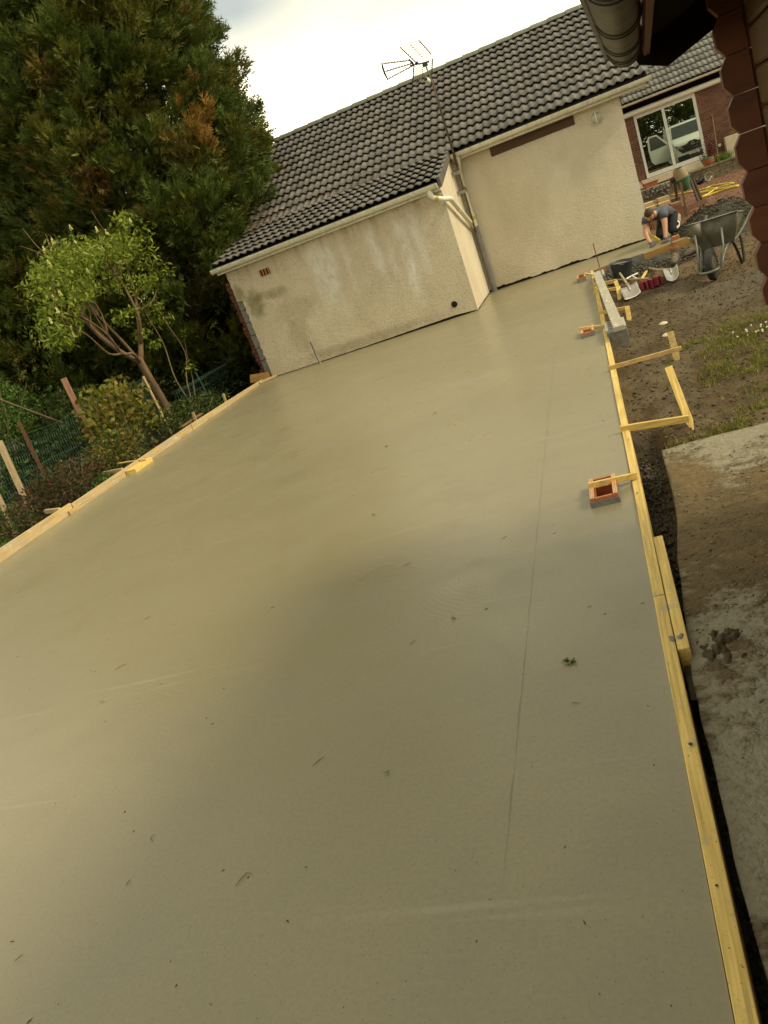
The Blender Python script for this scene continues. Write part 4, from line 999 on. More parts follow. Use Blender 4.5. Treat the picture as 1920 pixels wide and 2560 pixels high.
gp = obj('grille', G().prism([(-.72, 0), (-.55, -.2), (.55, -.2), (.72, 0), (.75, .14), (.3, .17), (.12, .28), (-.12, .28), (-.3, .17), (-.75, .14)], (XC, YF+.012, .72), (1, 0, 0), (0, 0, 1), (0, -1, 0), .06), M_black, V_)
em = G().prism([(0, .12), (.085, 0), (0, -.12), (-.085, 0)], (XC, YF+.03, .86), (1, 0, 0), (0, 0, 1), (0, -1, 0), .02); obj('emblem', em, M_chrome, gp)
obj('emblem_hollow', G().prism([(0, .06), (.04, 0), (0, -.06), (-.04, 0)], (XC, YF+.034, .86), (1, 0, 0), (0, 0, 1), (0, -1, 0), .02), M_black, gp)
for zz, hw in ((.80, .55), (.66, .6), (.545, .55)): obj('grille_bar', G().tube([(XC-hw, YF+.02, zz+.02), (XC, YF+.03, zz), (XC+hw, YF+.02, zz+.02)], .008, 5), M_chrome, gp)
obj('bumper', G().box(XC-.82, XC+.82, YF-.10, YF+.03, .12, .42), M_black, V_, bevel=.03)
obj('number_plate', G().box(XC-.26, XC+.26, YF+.032, YF+.042, .36, .47), M_pvcframe, V_)
for sgn in (-1, 1):
    obj('headlight', G().prism([(.42, .0), (.80, .1), (.86, .28), (.6, .16)], (XC, YF+.02 if False else YF-.03, .70), (sgn, 0, 0), (0, 0, 1), (0, 1, 0), .06), M_chrome, V_)
    obj('roof_rail', G().tube([(XC+sgn*.66, YF-1.85, 2.02), (XC+sgn*.66, YF-2.3, 2.09), (XC+sgn*.66, YF-4.4, 2.09)], .02, 6), M_chrome, V_)
    for yy in (-.85, -3.9):
        w = obj('wheel', G().lathe([(0, -.1), (.18, -.1), (.31, -.11), (.33, -.07), (.33, .07), (.31, .11), (0, .1)], (XC+sgn*.85, YF+yy, .22), (1, 0, 0), 20), M_rubber, V_, smooth='auto')
        obj('rim', G().lathe([(0, .115), (.2, .112)], (XC+sgn*.85, YF+yy, .22), (sgn, 0, 0), 16), M_chrome, w)
# open door on the left as mirrored
dh = Vector((XC-.96, YF-1.15, 0)); dd = Vector((-.96, .28, 0)).normalized()
door_poly = [(0, .42), (.12, .38), (.95, .42), (1.08, .6), (1.12, 1.15), (1.06, 1.75), (.98, 1.86), (.55, 1.84), (.0, 1.18)]
dn = Vector((-dd.y, dd.x, 0))
vd = obj('front_door', G().prism(door_poly, dh, dd, (0, 0, 1), dn, .06), M_white, V_, bevel=.015)
obj('door_window', G().prism([(.12, 1.18), (1.03, 1.15), (.98, 1.72), (.92, 1.79), (.58, 1.77)], dh-dn*.006, dd, (0, 0, 1), dn, .072), M_autoglass, vd)
obj('door_handle', G().prism([(.80, .98), (1.0, .98), (1.0, 1.01), (.80, 1.01)], dh+dn*.06, dd, (0, 0, 1), dn, .03), M_black, vd)
obj('quarter_bar', G().prism([(.42, 1.17), (.50, 1.17), (.62, 1.77), (.56, 1.77)], dh+dn*.06, dd, (0, 0, 1), dn, .012), M_white, vd)
obj('door_mirror', G().blob((dh+dd*.15+dn*.12+Vector((0, 0, 1.25)))[:], (.1, .08, .13), 3, 8, 6, .05), M_black, vd)
obj('sill_trim', G().prism([(.05, .5), (1.0, .5), (1.0, .56), (.05, .56)], dh+dn*.06, dd, (0, 0, 1), dn, .01), M_black, vd)

# ------------------------------------------------------------------ formwork
RB = [(-1.2, 2.962, 'near right form plank with a knot at the bottom edge of the slab', -.103), (2.968, 6.7, 'second right form plank, beside the nearest clay box', -.103),
      (6.71, 10.55, 'third right form plank, beside the middle clay box', -.104), (10.56, 14.48, 'farthest right form plank beside the lintel and blocks', -.118)]
for y0, y1, l, x in RB:
    xo = -.012 if y0 > 10 else 0
    g = G(); m = 14
    for i in range(m):
        pass
    ys_ = np.linspace(y0, y1, m); v = []; f = []
    for i, y in enumerate(ys_):
        wv = .0012*math.sin(y*1.7)
        for a, b in ((-.1015, -.17), (-.056, -.17), (-.056, .012), (-.1015, .012)): v.append((a+wv+xo*(y-10.5)/3.5 if xo else a+wv, y, b+.002*math.sin(y*2.3)))
    for i in range(m-1):
        for k in range(4): f.append((i*4+k, i*4+(k+1) % 4, i*4+4+(k+1) % 4, i*4+4+k))
    f += [(3, 2, 1, 0), tuple((m-1)*4+k for k in range(4))]
    p = obj('form_plank', G().add(v, f), M_wy, bevel=.003, label=l, cat='plank', group='right side form planks')
    rg = random.Random(int(y0*10))
    for k in range(2):
        yy = rg.uniform(max(y0, 1.2)+.1, y1-.1); obj('knot', G().lathe([(0, .0), (.004+.004*rg.random(), 0)], (-.08+rg.uniform(-.012, .012), yy, .0155), (0, 0, 1), 10), M_lintel, p)
obj('doubling_plank', G().box(-.0545, -.012, 2.56, 3.52, -.12, .010), M_wy, bevel=.003, label='short doubling plank nailed outside the joint of the right form planks', cat='plank')
rgc = np.random.default_rng(4)
for k, (x, y) in enumerate(((-.064, 2.63), (-.036, 2.64))):
    g = G(); rq = random.Random(k+3)
    for q in range(5): g.blob((x+rq.uniform(-.006, .006), y+rq.uniform(-.013, .013), .0125 if k else .0145), (.006, .009, .0035), q+k*7, 7, 5, .4)
    obj('mortar_dab', g, M_block, label=['grey mortar dab on the inner plank near the doubling plank end', 'grey mortar dab on the end of the doubling plank'][k], cat='mortar', group='mortar dabs on the planks')
# struts and stakes on the right
def strut(name, p, q, w, h, m, label): return obj(name, G().beam(p, q, w, h), m, bevel=.002, label=label, cat='strut', group='struts bracing the right formwork')
def stake(p, q, w, label, m=M_wz):
    p = Vector(p); q = Vector(q); g = G(); d = (q-p).normalized()
    g.beam(p, q, w, .022, up=(0, 1, 0)); g.beam(q, q+d*.10, w, .022, up=(0, 1, 0), w2=.008)
    return obj('stake', g, m, bevel=.002, label=label, cat='stake', group='stakes on the right')
strut('strut', (-.115, 7.0, .03), (.50, 7.12, -.005), .024, .036, M_wbx, 'brown strut running from the form to the stake by the grass')
stake((.452, 7.30, .12), (.45, 7.22, -.10), .055, 'upright stake holding the brown strut beside the grass')
strut('strut', (-.11, 5.22, .028), (.315, 5.22, -.02), .024, .045, M_wx, 'yellow strut ending at the leaning yellow stake')
stake((.285, 5.58, .25), (.315, 5.27, -.05), .05, 'tall yellow stake leaning over the end of the yellow strut', M_wyz)
strut('strut', (-.115, 9.95, .028), (.235, 9.85, .0), .024, .04, M_wx, 'yellow strut passing under the middle of the grey lintel')
stake((.215, 9.83, .02), (.205, 9.78, -.11), .055, 'stake at the end of the strut under the lintel middle', M_wx)
strut('strut', (-.12, 11.75, .028), (.215, 11.6, .0), .024, .04, M_wx, 'yellow strut just left of the square shovel blade')
strut('strut', (-.10, 12.45, .028), (.215, 12.3, .01), .026, .05, M_wx, 'farthest yellow strut below the black bucket')
stake((.205, 11.62, .02), (.185, 11.45, -.11), .055, 'stake left of the square shovel blade', M_wx)
stake((.20, 12.25, .02), (.215, 12.12, -.11), .055, 'stake below the black bucket', M_wx)
# clay boxes standing in the wet slab
def claybox(x0, x1, y0, y1, z1, lab, t=.024):
    o = empty('clay_box', ((x0+x1)/2, (y0+y1)/2, 0), lab, 'clay box', 'clay boxes set in the slab')
    for b in ((x0, x0+t, y0, y1), (x1-t, x1, y0, y1)):
        s_ = obj('side_slab', G().box(b[0], b[1], b[2], b[3], -.2, z1), M_clay, o, bevel=.002)
        for k in range(3): obj('rim_layer', G().box(b[0]+.001+k*.0078, b[0]+.0065+k*.0078, y0+.001, y1-.001, z1+.0006, z1+.0035), M_claypale, s_)
    for b in ((y0+.0, y0+t*.8), (y1-t*.8, y1)):
        obj('end_slab', G().box(x0+t+.001, x1-t-.001, b[0]+.001, b[1]-.001, -.2, z1-.001), M_clay, o, bevel=.002)
    for b in ((x0-.004, x1+.004, y0-.005, y0-.0005), (x0-.004, x1+.004, y1+.0005, y1+.004), (x0-.004, x0-.0005, y0-.0004, y1+.0004), (x1+.0005, x1+.004, y0-.0004, y1+.0004)):
        obj('cement_skirt', G().box(*b, -.02, z1*.62), M_block, o)
    obj('box_floor', G().box(x0+t+.001, x1-t-.001, y0+t, y1-t, -.12, -.1), M_clay, o)
    return o
claybox(-.325, -.178, 4.06, 4.36, .052, 'nearest of the clay boxes, open topped, set in the wet slab')
claybox(-.325, -.185, 8.82, 9.16, .056, 'middle clay box set in the slab beside the lintel')
claybox(-.335, -.20, 13.5, 13.9, .075, 'farthest clay box set in the slab near the rod')
for p, q, l in (((-.325, 4.22, .068), (-.066, 4.30, .034), 'wooden batten from the nearest clay box to the form plank'), ((-.335, 9.0, .078), (-.07, 8.98, .034), 'wooden batten over the middle clay box'), ((-.21, 13.75, .085), (-.08, 13.65, .03), 'wooden batten from the farthest clay box')):
    obj('batten', G().beam(p, q, .022, .034), M_wx, bevel=.002, label=l, cat='batten', group='battens holding the clay boxes')
# hollow blocks and lintel
def hollow_block(x0, x1, y0, y1, z0, z1, lab, nx=2, ny=4, rot=0):
    o = empty('concrete_block', ((x0+x1)/2, (y0+y1)/2, z0), lab, 'block', 'hollow concrete blocks')
    obj('shell', G().box(x0, x1, y0, y1, z0, z1-.03), M_block, o, bevel=.006)
    w = (x1-x0); l_ = y1-y0; wx = .028; g = G()
    cw = (w-wx*(nx+1))/nx; cl = (l_-wx*(ny+1))/ny
    for i in range(nx+1): g.box(x0+i*(cw+wx), x0+i*(cw+wx)+wx, y0+.001, y1-.001, z1-.0298, z1)
    for i in range(nx):
        for j in range(ny+1): g.box(x0+wx+i*(cw+wx)+.0005, x0+wx+i*(cw+wx)+cw-.0005, y0+.001+j*(cl+wx), y0+j*(cl+wx)+wx-.001, z1-.0298, z1-.001)
    obj('rim_web', g, M_blockp, o)
    for i in range(nx):
        for j in range(ny): obj('cell', G().box(x0+wx+i*(cw+wx), x0+wx+i*(cw+wx)+cw, y0+wx+j*(cl+wx), y0+wx+j*(cl+wx)+cl, z1-.0296, z1-.028), M_dark, o)
    return o
hollow_block(-.068, .135, 8.37, 8.87, -.115, .088, 'near hollow concrete block carrying the near end of the lintel')
hollow_block(-.085, .085, 12.85, 13.5, -.12, .09, 'far hollow concrete block with open cells beside the black bucket', 2, 4)
obj('concrete_lintel', G().beam((.06, 8.16, .115), (-.026, 12.9, .125), .105, .05), M_lint2, bevel=.004, label='long grey concrete lintel stained with cement, laid across two blocks beside the form', cat='lintel')
# boards at the end of the slab strip
obj('grey_plank', G().box(.02, .775, 14.485, 14.515, -.135, .018), M_block, bevel=.002, label='cement covered grey plank left of the orange plank', cat='plank')
obj('orange_plank', G().prism([(.765, -.14), (1.49, -.10), (1.49, .045), (.765, .012)], (0, 14.455, 0), (1, 0, 0), (0, 0, 1), (0, 1, 0), .027), M_or, bevel=.002, label='bright orange plank held on edge in front of the worker', cat='plank')
obj('board_offcut', G().box(.0, .14, 14.45, 14.478, -.13, .02), M_or, bevel=.002, label='short orange offcut behind the black bucket', cat='plank')
stake((1.225, 14.43, .06), (1.215, 14.42, -.12), .03, 'narrow stake in front of the orange plank', M_post)
obj('level', G().beam((1.13, 15.45, .02), (1.0, 15.9, .16), .03, .06), M_hose, bevel=.004, label='yellow batten lying under the worker between his hands', cat='batten')
obj('brick_half', G().box(1.30, 1.42, 15.05, 15.2, .0, .06), M_clay, bevel=.004, label='half red brick on the slab right of the worker hand', cat='brick')
obj('metal_rod', G().tube([(.045, 14.72, -.02), (.035, 14.78, .41)], .008, 6), M_rust, label='thin rusty rod standing in the slab strip by the main wall', cat='rod')
obj('steel_post', G().beam((-5.14, 14.06, -.05), (-5.17, 14.08, .44), .035, .035), M_steel, bevel=.003, label='grey steel post standing in the slab in front of the annex wall', cat='post')

# left side form boards
LB = [(3.2, 7.72, .142, .112, 'near left form board, pale yellow, at the picture edge'), (7.74, 11.0, .092, .098, 'middle left form board with a batten along its foot'), (11.02, 14.2, .098, .055, 'far left form board running to the annex corner')]
for y0, y1, za, zb, l in LB:
    v = []; f = []; m = 20
    for i, y in enumerate(np.linspace(y0, y1, m)):
        zt = za+(zb-za)*i/(m-1); w_ = .006*math.sin(y*1.3)
        for a, b in ((-6.432, -.2), (-6.402, -.2), (-6.402, zt), (-6.432, zt)): v.append((a+w_, y, b))
    for i in range(m-1):
        for k in range(4): f.append((i*4+k, i*4+(k+1) % 4, i*4+4+(k+1) % 4, i*4+4+k))
    f += [(3, 2, 1, 0), tuple((m-1)*4+k for k in range(4))]
    obj('form_board', G().add(v, f), M_wl, bevel=.003, label=l, cat='board', group='left side form boards')
obj('foot_batten', G().box(-6.4, -6.372, 7.6, 8.9, -.02, .045), M_wl, bevel=.004, label='narrow batten along the foot of the middle left form board', cat='batten')
obj('spacer_block', G().box(-6.40, -6.24, 8.95, 9.42, -.02, .06), M_wx, bevel=.004, label='short timber block clamped on the slab against the left form boards', cat='timber')
obj('clamp_lath', G().beam((-6.98, 9.68, .07), (-6.24, 9.28, .078), .03, .014), M_wx, label='thin lath lying over the left form board', cat='lath')
for p, q, l in (((-7.0, 9.25, .07), (-6.44, 8.98, .085), 'middle left strut behind the form boards'), ((-6.86, 7.8, .08), (-6.44, 7.55, .10), 'nearest left strut behind the form boards')):
    obj('strut', G().beam(p, q, .03, .05), M_wl, label=l, cat='strut', group='left struts')
obj('stake', G().beam((-6.86, 9.16, -.2), (-6.86, 9.18, .05), .05, .03), M_wl, label='short stake under the middle left strut', cat='stake')
obj('peg', G().beam((-6.49, 12.55, -.1), (-6.49, 12.6, .21), .035, .03), M_pale, label='farther pale peg behind the far left form board', cat='peg', group='pegs behind the left boards')
obj('peg', G().beam((-6.49, 11.35, -.1), (-6.49, 11.38, .22), .04, .03), M_pale, label='nearer brown peg behind the far left form board', cat='peg', group='pegs behind the left boards')
obj('ledge_lath', G().beam((-6.62, 11.1, .09), (-6.5, 11.65, .12), .05, .02), M_post, label='brown lath resting behind the far left form board', cat='lath')
obj('orange_offcut', G().prism([(0, 0), (.42, -.06), (.44, .09), (.05, .15)], (-6.72, 14.28, .04), (1, .06, 0), (0, 0, 1), (0, 1, 0), .027), M_or, bevel=.003, label='orange board offcut standing at the foot of the annex corner', cat='board')
obj('corner_batten', G().beam((-6.40, 13.98, .03), (-6.13, 14.25, .03), .035, .04), M_wl, label='pale yellow batten at the annex corner on the slab', cat='batten')

# ------------------------------------------------------------------ tools
t = empty('wheelbarrow', (1.28, 10.6, -.11), 'grey wheelbarrow full of dull cement stains facing the camera', 'wheelbarrow')
t['label'] = 'grey steel wheelbarrow with black wheel, standing on the brown gravel by the cabin'
O = Vector((1.28, 10.60, -.115)); dA = Vector((.35, .937, 0)); sA = Vector((.937, -.35, 0))
def wb(a, b, z): return O+dA*a+sA*b+Vector((0, 0, z))
rim = []; flo = []
def rr_(a0, a1, b0, b1, z0, z1, cr_, n=5):
    pts = []
    for ca, cb, st in ((a0+cr_, -b0+cr_, 180), (a0+cr_, b0-cr_, 90), (a1-cr_, b1-cr_, 0), (a1-cr_, -b1+cr_, 270)):
        for i in range(n+1):
            an = R(st-90*i/n if st in (90,) else st-90*i/n); pts.append((ca+cr_*math.cos(an), cb+cr_*math.sin(an)))
    return [(a, b, z0+(z1-z0)*(a-a0)/(a1-a0)) for a, b in pts]
top = rr_(.10, 1.0, .345, .385, .70, .585, .13); botm = rr_(.28, .80, .215, .23, .335, .325, .09); mid = [tuple((.45*a+.55*b) if k < 2 else (.42*a+.58*b) for k, (a, b) in enumerate(zip(p, q))) for p, q in zip(top, botm)]
n = len(top); v = [wb(*p) for p in top]+[wb(*p) for p in mid]+[wb(*p) for p in botm]; f = []
for j in range(2):
    for i in range(n): f.append((j*n+i, j*n+(i+1) % n, (j+1)*n+(i+1) % n, (j+1)*n+i))
f.append(tuple(2*n+i for i in range(n)))
tray = obj('tray', G().add(v, f), M_barrow, t, smooth='auto')
so_ = tray.modifiers.new('solid', 'SOLIDIFY'); so_.thickness = .006
obj('rim_roll', G().tube([wb(*p) for p in top]+[wb(*top[0])], .011, 6), M_frame, tray, smooth=True)
wh = obj('wheel', G().lathe([(.10, -.035), (.15, -.045), (.18, -.036), (.19, 0), (.18, .036), (.15, .045), (.10, .035)], wb(0, 0, .19), sA, 28), M_rubber, t, smooth='auto')
obj('rim', G().lathe([(0, -.03), (.10, -.034), (.10, .034), (0, .03)], wb(0, 0, .19), sA, 20), M_frame, wh, smooth='auto')
for sgn in (-1, 1):
    obj('frame_tube', G().tube(smoothpath([wb(-.16, sgn*.11, .15), wb(-.02, sgn*.115, .17), wb(.25, sgn*.15, .32), wb(.6, sgn*.21, .35), wb(1.1, sgn*.29, .50), wb(1.45, sgn*.31, .58)], 4), .016, 7), M_frame, t, smooth=True)
    obj('tray_strut', G().tube([wb(-.13, sgn*.125, .15), wb(.09, sgn*.15, .36), wb(.145, sgn*.155, .56)], .014, 7), M_frame, t, smooth=True)
    obj('leg', G().tube(smoothpath([wb(.38, sgn*.20, .33), wb(.45, sgn*.215, .2), wb(.50, sgn*.235, .015), wb(.58, sgn*.24, .012), wb(.66, sgn*.235, .2), wb(.72, sgn*.225, .34)], 4), .017, 7), M_black, t, smooth=True)
    obj('grip', G().tube([wb(1.4, sgn*.308, .57), wb(1.55, sgn*.315, .60)], .02, 8), M_black, t, smooth='auto')
    obj('axle_plate', G().tube([wb(-.02, sgn*.06, .19), wb(-.02, sgn*.13, .17)], .012, 6), M_frame, t)
obj('front_bar', G().tube(smoothpath([wb(-.16, -.11, .15), wb(-.22, -.08, .145), wb(-.24, 0, .14), wb(-.22, .08, .145), wb(-.16, .11, .15)], 4), .015, 7), M_frame, t, smooth=True)
# bucket
t = empty('bucket', (.33, 13.0, -.11), 'black builder bucket with wire handle beside the grey plank', 'bucket')
tb = Vector((.10, -.06, 1)).normalized()
obj('shell', G().lathe([(0, .005), (.125, 0), (.145, .1), (.17, .26), (.178, .27), (.172, .275), (.16, .26), (.135, .1), (.115, .015), (0, .02)], (.33, 13.15, -.11), tb, 24), M_bucket, t, smooth='auto')
obj('residue', G().lathe([(0, .225), (.15, .235)], (.33, 13.15, -.11), tb, 20), M_block, t)
obj('handle', G().tube([(.18, 13.17, .165), (.24, 13.02, .15), (.36, 12.95, .13), (.46, 13.02, .12), (.505, 13.12, .13)], .005, 6), M_steel, t, smooth=True)
# push broom with red bristles, lying upside on the ground
t = empty('push_broom', (.63, 11.7, -.1), 'push broom with dark red bristles lying between the two shovels', 'broom')
bl, br, tl_, tr_ = Vector((.475, 11.45, -.09)), Vector((.775, 11.50, -.09)), Vector((.50, 11.85, .03)), Vector((.785, 11.9, .03))
obj('brush_block', G().beam((bl+tl_)/2+Vector((.0, .25, -.05)), (br+tr_)/2+Vector((0, .25, -.05)), .07, .035), M_post, t)
rg = random.Random(9)
for i in range(15):
    s_ = (i+.5)/15; b0 = bl.lerp(br, s_)+Vector((0, .42, .0)); d = Vector((rg.uniform(-.012, .012), -.40, .03+rg.uniform(-.012, .012)))
    obj('bristle_tuft', G().beam(b0, b0+d, .0115, .085, w2=.016, h2=.115), M_red, t)
obj('handle', G().tube([(.62, 12.05, -.06), (.40, 12.5, -.055), (.20, 12.95, -.05)], .014, 7), M_tool, t, smooth=True)
# two shovels
def shovel(name, corners, hp, lab, bend):
    o = empty(name, tuple(corners[0]), lab, 'shovel', 'shovels on the ground')
    a, b, c, d = [Vector(p) for p in corners]          # near-left, near-right, far-right, far-left
    n = 8; v = []; f = []
    for j in range(n+1):
        for i in range(n+1):
            p = a.lerp(b, i/n).lerp(d.lerp(c, i/n), j/n); e_ = abs(i/n-.5)*2
            p = p+Vector((0, 0, bend*e_**2+.03*(j/n)**3)); v.append(p)
    for j in range(n):
        for i in range(n): q = j*(n+1)+i; f.append((q, q+1, q+n+2, q+n+1))
    bl_ = obj('blade', G().add(v, f), M_shovel, o, smooth=True); s = bl_.modifiers.new('solid', 'SOLIDIFY'); s.thickness = .004
    m_ = (c+d)/2+Vector((0, 0, .03)); hp = [Vector(p) for p in hp]
    obj('socket', G().tube([m_.lerp((a+b)/2, .35)+Vector((0, 0, .004)), m_, m_+(hp[0]-m_).normalized()*.12], [.006, .018, .02], 8), M_shovel, o, smooth=True)
    obj('handle', G().tube([m_]+hp, .016, 8), M_tool, o, smooth=True)
shovel('shovel', [(.235, 10.92, -.085), (.455, 11.12, -.085), (.455, 11.75, -.05), (.215, 11.55, -.05)], [(.31, 12.2, .03), (.29, 12.6, .06)], 'steel shovel with flat square blade below the black bucket', .02)
shovel('shovel', [(.80, 11.25, -.085), (.965, 11.38, -.085), (1.02, 11.95, -.05), (.83, 12.0, -.05)], [(.80, 12.5, -.05), (.72, 13.0, -.055)], 'steel shovel with shiny curved blade right of the red broom', .05)
obj('lath_offcut', G().beam((.54, 12.2, -.07), (.66, 12.75, -.05), .035, .018), M_wx, label='pale yellow lath offcut behind the red broom', cat='lath')
t = empty('tool_handle', (.45, 12.6, -.1), 'white plastic tool handle lying behind the red broom', 'handle')
obj('grip', G().tube([(.36, 12.7, -.06), (.44, 12.75, -.05), (.54, 12.85, -.05)], .012, 6), M_pvcclean, t); obj('shaft', G().tube([(.45, 12.76, -.05), (.50, 12.3, -.06)], .012, 6), M_pvcclean, t)
# two flat pale stones
for x, y, l in ((.50, 8.85, 'farther flat pale stone lying on the dirt'), (.47, 8.25, 'nearer flat pale stone lying on the dirt')):
    obj('flat_stone', G().blob((x, y, gzs(x, y)+.012), (.045, .075, .014), int(y*10), 10, 6, .15), M_sill, smooth=True, label=l, cat='stone', group='flat pale stones')

# leaves and twigs dropped on the slab
LF = [(-.44, 2.61, .019, 'largest green leaf cluster near the right edge of the slab'), (-.98, 3.13, .016, 'small green leaf in the middle of the slab beside the trowel arcs'), (-1.08, 2.12, .014, 'small green leaf low in the middle of the slab'),
      (-1.79, 4.83, .02, 'green leaf fragment at mid slab'), (-2.11, 6.57, .022, 'green leaf far up the slab'), (-1.75, 7.3, .022, 'farthest green leaf on the slab'), (-2.89, 3.0, .016, 'green leaf on the left part of the slab')]
for i, (x, y, s, l) in enumerate(LF):
    n = 26 if i == 0 else 5; P = np.array([x, y, .006])+RNG.normal(0, 1, (n, 3))*np.array([s*.55, s*.55, s*.12]); P[:, 2] = np.abs(P[:, 2])+.002
    leaves_at(P, RNG.normal(0, 1, (n, 3))*np.array([1, 1, .3]), s*.8, s*.5, [(.09, .13, .02), (.13, .17, .03), (.07, .09, .015)], 'leaf', None, label=l, cat='leaf', group='leaves fallen on the slab')
TW = [(-1.38, 2.24, .055, 50, 'long dark twig low in the middle of the slab'), (-.80, 3.93, .04, 35, 'dark twig right of mid slab'), (-1.15, 2.99, .04, 60, 'thin twig at mid slab'), (-1.35, 3.87, .05, 20, 'thin twig left of the trowel arcs'),
      (-1.95, 1.94, .04, 110, 'curled twig low on the left'), (-1.47, 1.70, .06, 45, 'long curved twig near the bottom of the picture'), (-1.94, 1.74, .025, 80, 'short dark twig near the bottom left'), (-2.99, 3.36, .07, 40, 'pale twig far left on the slab'), (-2.2, 1.47, .03, 50, 'short twig in the bottom left corner'), (-3.16, 3.97, .05, 50, 'twig on the upper left part of the slab'),
      (-.42, 2.35, .03, 160, 'twig just below the largest leaf cluster'), (-.36, 3.0, .02, 40, 'short twig near the right form planks')]
for x, y, ln, an, l in TW:
    a = R(an); d = Vector((math.cos(a), math.sin(a), 0)); p = Vector((x, y, .0045)); q = Vector((-d.y, d.x, 0))
    k = .35 if 'cur' in l else .08
    obj('twig', G().tube([p-d*ln/2, p+q*ln*k*.8, p+d*ln*.3+q*ln*k, p+d*ln/2], [.0007, .0012, .001, .0006], 5), M_lintel, label=l, cat='twig', group='twigs fallen on the slab')
# finer grit that nobody could count
nn = 650; px = -.12-6.1*RNG.random(nn)**1.5; py = .9+13*RNG.random(nn)**1.6; V = []; F = []
g = G()
for x, y in zip(px, py):
    r = .0008+.0022*RNG.random()**2.5; a = RNG.uniform(0, 6.3); l_ = r*RNG.uniform(1, 5); c, s = math.cos(a), math.sin(a)
    g.add([(x-c*l_, y-s*l_, .001), (x+s*r, y-c*r, .001), (x+c*l_, y+s*l_, .001), (x-s*r, y+c*r, .001), (x, y, .001+r*1.2)], [(0, 1, 4), (1, 2, 4), (2, 3, 4), (3, 0, 4)])
obj('slab_grit', g, M_lintel, kind='stuff', label='tiny dark grit scattered over the wet slab', cat='grit')

# ------------------------------------------------------------------ loose stones, clods, gravel
M_stone = leafmat('loose_stone', 0.0, .9)
def scatter(name, X, Y, Z, S, colr, label, cat, flat=.6):
    n = len(X); oc = np.array([(1, 0, 0), (-.8, .1, 0), (0, 1, .1), (.1, -.9, 0), (0, 0, 1), (0, .1, -.8)], float)
    of = np.array([(0, 2, 4), (2, 1, 4), (1, 3, 4), (3, 0, 4), (2, 0, 5), (1, 2, 5), (3, 1, 5), (0, 3, 5)])
    jit = 1+RNG.uniform(-.35, .35, (n, 6, 3)); ang = RNG.uniform(0, 6.28, n); c, s = np.cos(ang)[:, None], np.sin(ang)[:, None]
    V = oc[None]*jit*S[:, None, None]*np.array([1, 1, flat])
    Vx = V[..., 0]*c-V[..., 1]*s*.8; Vy = V[..., 0]*s+V[..., 1]*c*.8
    V = np.stack([Vx+X[:, None], Vy+Y[:, None], V[..., 2]+(Z+S*.2)[:, None]], -1).reshape(-1, 3)
    F = (of[None]+np.arange(n)[:, None, None]*6).reshape(-1, 3)
    return bigmesh(name, V, F, M_stone, colr=np.repeat(colr, 6, 0), kind='stuff', label=label, cat=cat)
def colmix(n, cols, var=.3): return np.array(cols)[RNG.integers(0, len(cols), n)]*(1-var+2*var*RNG.random((n, 1)))
n = 16000; X = RNG.uniform(-.03, 2.4, n); Y = 4.9+9.8*RNG.random(n)**1.15; k = (X < 2.6)&~((X < .15)&(Y > 8.3)&(Y < 8.9))&(Y < 14.4); X, Y = X[k], Y[k]; n = len(X)
scatter('soil_clods', X, Y, gz(X, Y), .004+.014*RNG.random(n)**2.6+.012*(RNG.random(n) > .97), colmix(n, [(.085, .062, .032), (.065, .047, .025), (.105, .082, .05), (.085, .075, .053), (.14, .115, .078)], .3), 'loose brown clods and pebbles on the dug soil right of the formwork', 'soil')
n = 2600; X = RNG.uniform(-.05, .14, n); Y = RNG.uniform(.8, 5.2, n); scatter('trench_stones', X, Y, gz(X, Y), .006+.013*RNG.random(n)**1.5, colmix(n, [(.05, .045, .035), (.08, .072, .055), (.035, .03, .025), (.10, .09, .07)]), 'dark stones along the bottom of the narrow trench beside the form planks', 'stones', .8)
n = 9000; X = RNG.uniform(1.3, 5.5, n); Y = RNG.uniform(17.2, 29.2, n); scatter('red_gravel', X, Y, gz(X, Y), .010+.014*RNG.random(n), colmix(n, [(.22, .115, .07), (.16, .075, .047), (.27, .19, .125), (.11, .05, .033)]), 'red gravel of the yard in front of the terrace', 'gravel')
n = 8000; X = RNG.uniform(-.02, 1.3, n); Y = RNG.uniform(.9, 4.75, n); k = X > edgex(Y)+.01; X, Y = X[k], Y[k]; dens = fbm(X*4, Y*4, 4, 3)+.25*np.exp(-((Y+.9*X-3.9)/.6)**2) > .52; X, Y = X[dens], Y[dens]; n = len(X)
scatter('path_dirt', X, Y, np.full(n, -.034), .0018+.008*RNG.random(n)**3, colmix(n, [(.15, .11, .058), (.18, .14, .08), (.24, .20, .13)]), 'crumbs of dirt on the old concrete path', 'dirt')
n = 2400; X = RNG.uniform(.0, 1.6, n); Y = RNG.uniform(12.9, 14.45, n); scatter('wet_crumbs', X, Y, gz(X, Y)+.02, .01+.025*RNG.random(n)**2, colmix(n, [(.075, .068, .048), (.115, .105, .076), (.05, .045, .032)]), 'wet mortar crumbs in front of the grey and orange planks', 'mortar')
n = 6000; a = RNG.uniform(0, 6.28, n); r = np.sqrt(RNG.random(n)); X = 2.2+1.0*r*np.cos(a); Y = 15.6+1.4*r*np.sin(a); Z = -.11+.50*np.clip(1-r, 0, 1)**.8*(.6+.8*fbm((X-2.2)/1.05*2+3, (Y-15.6)/1.5*2, 3)); scatter('spoil_crumbs', X, Y, Z, .006+.028*RNG.random(n)**3, colmix(n, [(.05, .045, .027), (.08, .07, .044), (.03, .027, .017), (.11, .095, .045)]), 'rough crumbs on the dark heap behind the wheelbarrow', 'mortar')
